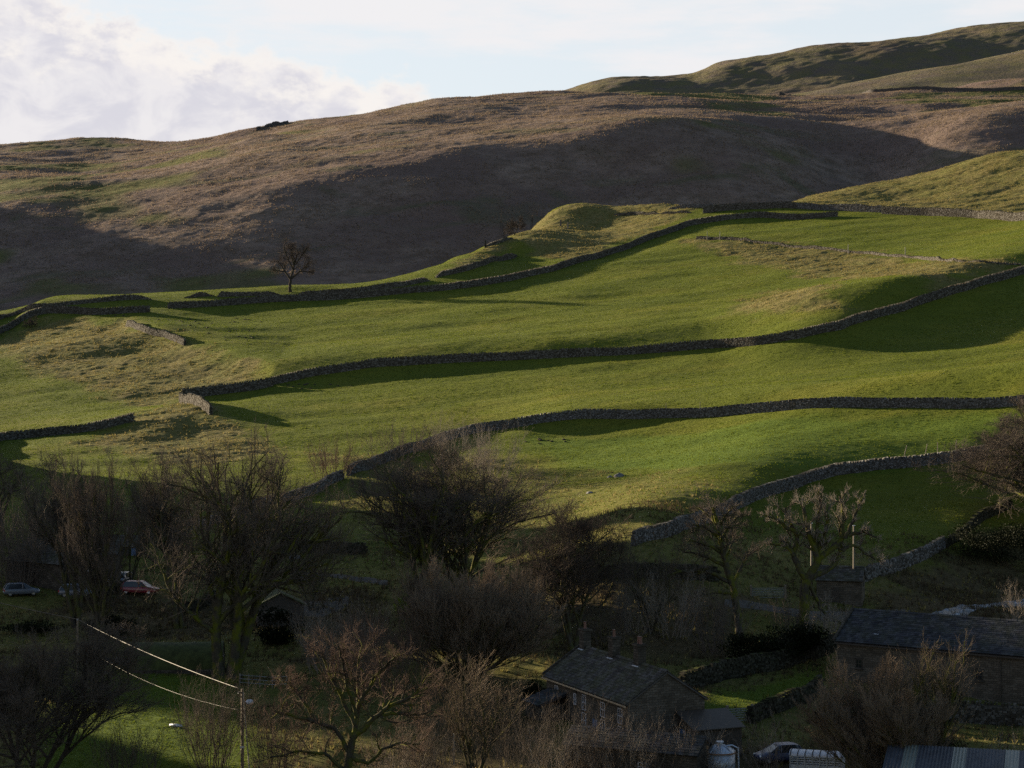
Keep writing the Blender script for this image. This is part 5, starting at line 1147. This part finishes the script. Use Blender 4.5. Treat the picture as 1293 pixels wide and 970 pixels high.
# wooden power pole with stay and the pole beyond, cables between
q = place(306,974); s = q[1]/F; zt = (CY-870)*s-q[2]
t = tag(empty('power_pole', q), 'wooden power pole with a slanting stay post at the bottom left', 'pole', 'power poles')
MB().tube([(0,0,-.4),(0,0,zt)],[.15,.11],10).build('pole', M['pole'], t)
MB().tube([(.75,-.9,-.4),(.08,-.1,zt-.25)],[.055,.05],8).build('stay', M['pale_wood'], t)
MB().box(-.36,.03,-.13,.13,zt-.30,zt-.22).build('bracket', M['timber_dark'], t)
MB().tube([(-.3,0,zt-.37),(-.3,0,zt-.30)],[.06,.05],8).build('insulator', M['lead'], t); MB().box(-.17,.17,-.17,-.152,1.9,2.05).build('plate', M['white'], t)
top1 = Vector((q[0],q[1],q[2]+zt-.05)); low1 = Vector((q[0],q[1]-.15,q[2]+zt-(897-870)*s))
q = place(98,852); s = q[1]/F; zt = (CY-781)*s-q[2]
t = tag(empty('power_pole', q), 'thin wooden power pole before the slender left trees', 'pole', 'power poles')
MB().tube([(0,0,-.4),(0,0,zt)],[.13,.10],10).build('pole', M['pole'], t); MB().tube([(0,-.12,zt-.1),(0,-.24,zt-.1)],[.05,.05],8).build('insulator', M['lead'], t)
top2 = Vector((q[0],q[1]-.13,q[2]+zt-.06)); low2 = Vector((q[0],q[1]-.13,q[2]+zt-(812-781)*s))
top3 = Vector(PT(-160,718,q[1]+28)); low3 = Vector(PT(-160,792,q[1]+28))
def cable(pts, label, r, sag):
    m = MB(); P = []
    for a, b in zip(pts[:-1], pts[1:]):
        for i in range(24): f = i/24; p = a.lerp(b, f); p.z -= sag*4*f*(1-f); P.append(p)
    P.append(pts[-1]); m.tube(P, r, 6); return tag(m.build('overhead_cable', M['cable'], smooth=True), label, 'cable', 'overhead cables')
cable([top3, top2, top1], 'thick pale overhead cable running between the tops of the two power poles', .034, .35)
cable([low3, low2, low1], 'thin overhead cable slung lower down between the two power poles', .017, .9)
t = tag(empty('wire_fence', place(322,868)), 'post and wire fence right of the massive forked trunk', 'fence')
fx = [place(px, py) for px, py in ((303,866),(314,867),(328,868),(344,869),(362,868))]; o0 = Vector(place(322,868))
for p in fx: MB().tube([Vector(p)-o0-Vector((0,0,.3)), Vector(p)-o0+Vector((0,0,1.2))], .06, 6).build('post', M['timber'], t)
m = MB()
for z in (.35,.7,1.05): m.tube([Vector(p)-o0+Vector((0,-.07,z)) for p in fx], .012, 4)
m.build('wire', M['galv'], t)
# felled log, bags
q = place(222,918); o = MB().tube([(-.6,0,.12),(.0,.03,.13),(.6,.0,.12)],[.13,.14,.11],10).build('cut_log', M['white'], smooth=True); o.location = q; o.rotation_euler = (0,0,-.35); tag(o, 'short pale cut log lying on the sunlit grass at the bottom left', 'log')
q = place(315,890); o = MB().tube([(-.35,0,.2),(-.2,0,.24),(.2,0,.26),(.36,0,.2)],[.12,.24,.25,.1],10).build('feed_bag', M['white'], smooth=True); o.location = q; tag(o, 'small pale sack on the grass beside the wooden power pole', 'sack')

# ------------------------------------------------------------------ track and stream
def ribbon(name, left, right, mat, lift, nsub=10):
    Lp = ground([p[0] for p in left], [p[1] for p in left])[:, :2]; Rp = ground([p[0] for p in right], [p[1] for p in right])[:, :2]
    def rs(p, n): L = np.r_[0, np.cumsum(np.hypot(*np.diff(p, axis=0).T))]; s = np.linspace(0, L[-1], n); return np.c_[np.interp(s, L, p[:, 0]), np.interp(s, L, p[:, 1])]
    n = 90; a, b = rs(Lp, n), rs(Rp, n); w = np.linspace(0, 1, nsub)
    xy = a[:, None]*(1-w)[None, :, None]+b[:, None]*w[None, :, None]; wob = .5*fbm(np.arange(n)/5., np.zeros(n), 3, 2)
    xy[..., 1] += wob[:, None]; z = hfull(xy[..., 0], xy[..., 1])+lift-.12*np.abs(2*w-1)[None]**4
    i = (np.arange(n-1)[:, None]*nsub+np.arange(nsub-1)[None]).ravel(); o = mesh_np(name, np.concatenate([xy, z[..., None]], -1), np.c_[i, i+nsub, i+nsub+1, i+1], [M[mat]], smooth=True); return kind(o, 'structure')
ribbon('track', [(915,762),(960,766),(1020,774),(1075,772),(1150,772)], [(915,769),(960,775),(1020,785),(1070,788),(1140,785)], 'track', .09)
ribbon('lane', [(366,722),(410,724),(445,729),(490,735)], [(366,728),(410,731),(445,736),(490,743)], 'track', .09)
ribbon('yard', [(380,758),(410,757),(440,754)], [(375,775),(405,778),(440,766)], 'track', .09)
ribbon('stream', [(1165,779),(1190,773),(1212,768),(1240,766),(1258,760),(1300,753)], [(1165,790),(1198,786),(1222,779),(1245,770),(1266,767),(1300,764)], 'stream', .16)
# ------------------------------------------------------------------ camera, sun, sky
cam = bpy.data.cameras.new('camera'); cam.sensor_width = 36.; cam.lens = F/1293*36; cam.clip_end = 20000; cam.clip_start = .1
co = link(bpy.data.objects.new('camera', cam)); co.location = (0, 0, 0); co.rotation_euler = (R(90), 0, 0); scene.camera = co
sun = bpy.data.lights.new('sun', 'SUN'); sun.energy = 5.0; sun.angle = R(.5); sun.color = (1.0, .83, .58)
so = link(bpy.data.objects.new('sun', sun)); so.rotation_euler = (-LDIR).to_track_quat('-Z', 'Y').to_euler(); so.location = (-200, 200, 300)
w = bpy.data.worlds.new('World'); scene.world = w; w.use_nodes = True
nt = w.node_tree; N = nt.nodes; Lk = nt.links; bg = N['Background']
sky = N.new('ShaderNodeTexSky'); sky.sky_type = 'NISHITA'; sky.sun_disc = False; sky.sun_elevation = R(SUN_EL); sky.sun_rotation = math.atan2(LDIR.x, LDIR.y); sky.altitude = 300; sky.air_density = 1.0; sky.dust_density = 1.2; sky.ozone_density = 1.5
def wn(t, **k):
    o = N.new(t)
    for a, v in k.items():
        if a in o.inputs:
            if hasattr(v, 'links'): Lk.new(v, o.inputs[a])
            else: o.inputs[a].default_value = v
        else: setattr(o, a, v)
    return o
def wm(op, a, b=0.0, c=None):
    o = N.new('ShaderNodeMath'); o.operation = op
    for i, v in enumerate((a, b) + ((c,) if c is not None else ())):
        if hasattr(v, 'links'): Lk.new(v, o.inputs[i])
        else: o.inputs[i].default_value = v
    return o.outputs[0]
def wstep(a, b, x):
    o = N.new('ShaderNodeMapRange'); o.interpolation_type = 'SMOOTHSTEP'; Lk.new(x, o.inputs[0])
    o.inputs[1].default_value = a; o.inputs[2].default_value = b; return o.outputs[0]
def wmix(f, a, b):
    o = N.new('ShaderNodeMix'); o.data_type = 'RGBA'
    for i, v in ((0, f), (6, a), (7, b)):
        if hasattr(v, 'links'): Lk.new(v, o.inputs[i])
        else: o.inputs[i].default_value = v if i == 0 else (*v, 1)
    return o.outputs[2]
tc = N.new('ShaderNodeTexCoord'); sp = N.new('ShaderNodeSeparateXYZ'); Lk.new(tc.outputs['Generated'], sp.inputs[0])
az = wm('ARCTAN2', sp.outputs[0], sp.outputs[1]); el = wm('ARCSINE', sp.outputs[2])      # compass bearing and height above the horizon
cb = N.new('ShaderNodeCombineXYZ'); Lk.new(az, cb.inputs[0]); Lk.new(wm('MULTIPLY', el, 1.5), cb.inputs[1])
n1 = wn('ShaderNodeTexNoise', Vector=cb.outputs[0], Scale=22.0, Detail=7.0, Roughness=.55, Distortion=.3).outputs['Fac']
n2 = wn('ShaderNodeTexNoise', Vector=cb.outputs[0], Scale=60.0, Detail=5.0, Roughness=.6).outputs['Fac']
cb2 = N.new('ShaderNodeCombineXYZ'); Lk.new(az, cb2.inputs[0]); Lk.new(wm('MULTIPLY', el, 5.0), cb2.inputs[1])
n3 = wn('ShaderNodeTexNoise', Vector=cb2.outputs[0], Scale=7.0, Detail=6.0, Roughness=.6).outputs['Fac']
# cumulus bank to the left: its top sinks from west to north
top = wm('ADD', wm('MULTIPLY', wm('MAXIMUM', az, -.9), -.20), .147)
top = wm('SUBTRACT', top, wm('MULTIPLY', wstep(-.055, .0, az), .035))
edge = wm('SUBTRACT', top, el)
edge = wm('ADD', edge, wm('MULTIPLY', wm('SUBTRACT', n1, .5), .055))
edge = wm('ADD', edge, wm('MULTIPLY', wm('SUBTRACT', n2, .5), .034))
bank = wstep(-.003, .008, edge)
core = wstep(.0, .032, wm('ADD', edge, wm('ADD', wm('MULTIPLY', wm('SUBTRACT', n2, .5), .06), wm('MULTIPLY', wm('SUBTRACT', n1, .5), .05))))
veil = wstep(.42, .66, wm('ADD', n3, wm('MULTIPLY', wm('SUBTRACT', el, .165), 2.2)))
low = wm('SUBTRACT', 1.0, wstep(.22, .55, el))         # high cloud only towards the horizon; clear overhead
veil = wm('MULTIPLY', veil, wm('MULTIPLY', low, wstep(-.3, .25, sp.outputs[1])))
SKYK = 1.0
base = N.new('ShaderNodeVectorMath'); base.operation = 'SCALE'; Lk.new(sky.outputs[0], base.inputs[0]); base.inputs['Scale'].default_value = SKYK
CB = 5.1
def cc(r, g, b): return (r*CB, g*CB, b*CB)
haze = wm('MULTIPLY', low, wstep(-.3, .25, sp.outputs[1]))
c = wmix(wm('MULTIPLY', haze, .82), base.outputs[0], cc(.90, .955, 1.0))
c = wmix(wm('MULTIPLY', veil, .9), c, cc(.97, .95, .96))
n4 = wn('ShaderNodeTexNoise', Vector=cb.outputs[0], Scale=34.0, Detail=6.0, Roughness=.55, Distortion=.6).outputs['Fac']
cloud = wmix(core, cc(1.03, .98, .94), wmix(wstep(.38, .64, n4), cc(.76, .745, .815), cc(.93, .90, .915)))
c = wmix(wm('MULTIPLY', bank, .95), c, cloud)
Lk.new(c, bg.inputs['Color']); bg.inputs['Strength'].default_value = .05
scene.view_settings.view_transform = 'Standard'; scene.view_settings.look = 'None'; scene.view_settings.exposure = 1.85; scene.view_settings.gamma = 1.0; scene.view_settings.use_curve_mapping = False
scene.cycles.max_bounces = 5; scene.cycles.diffuse_bounces = 3; scene.cycles.transparent_max_bounces = 8
scene.cycles.use_denoising = False
scene.cycles.use_adaptive_sampling = False; scene.cycles.caustics_reflective = False; scene.cycles.caustics_refractive = False; scene.cycles.sample_clamp_indirect = 4.0
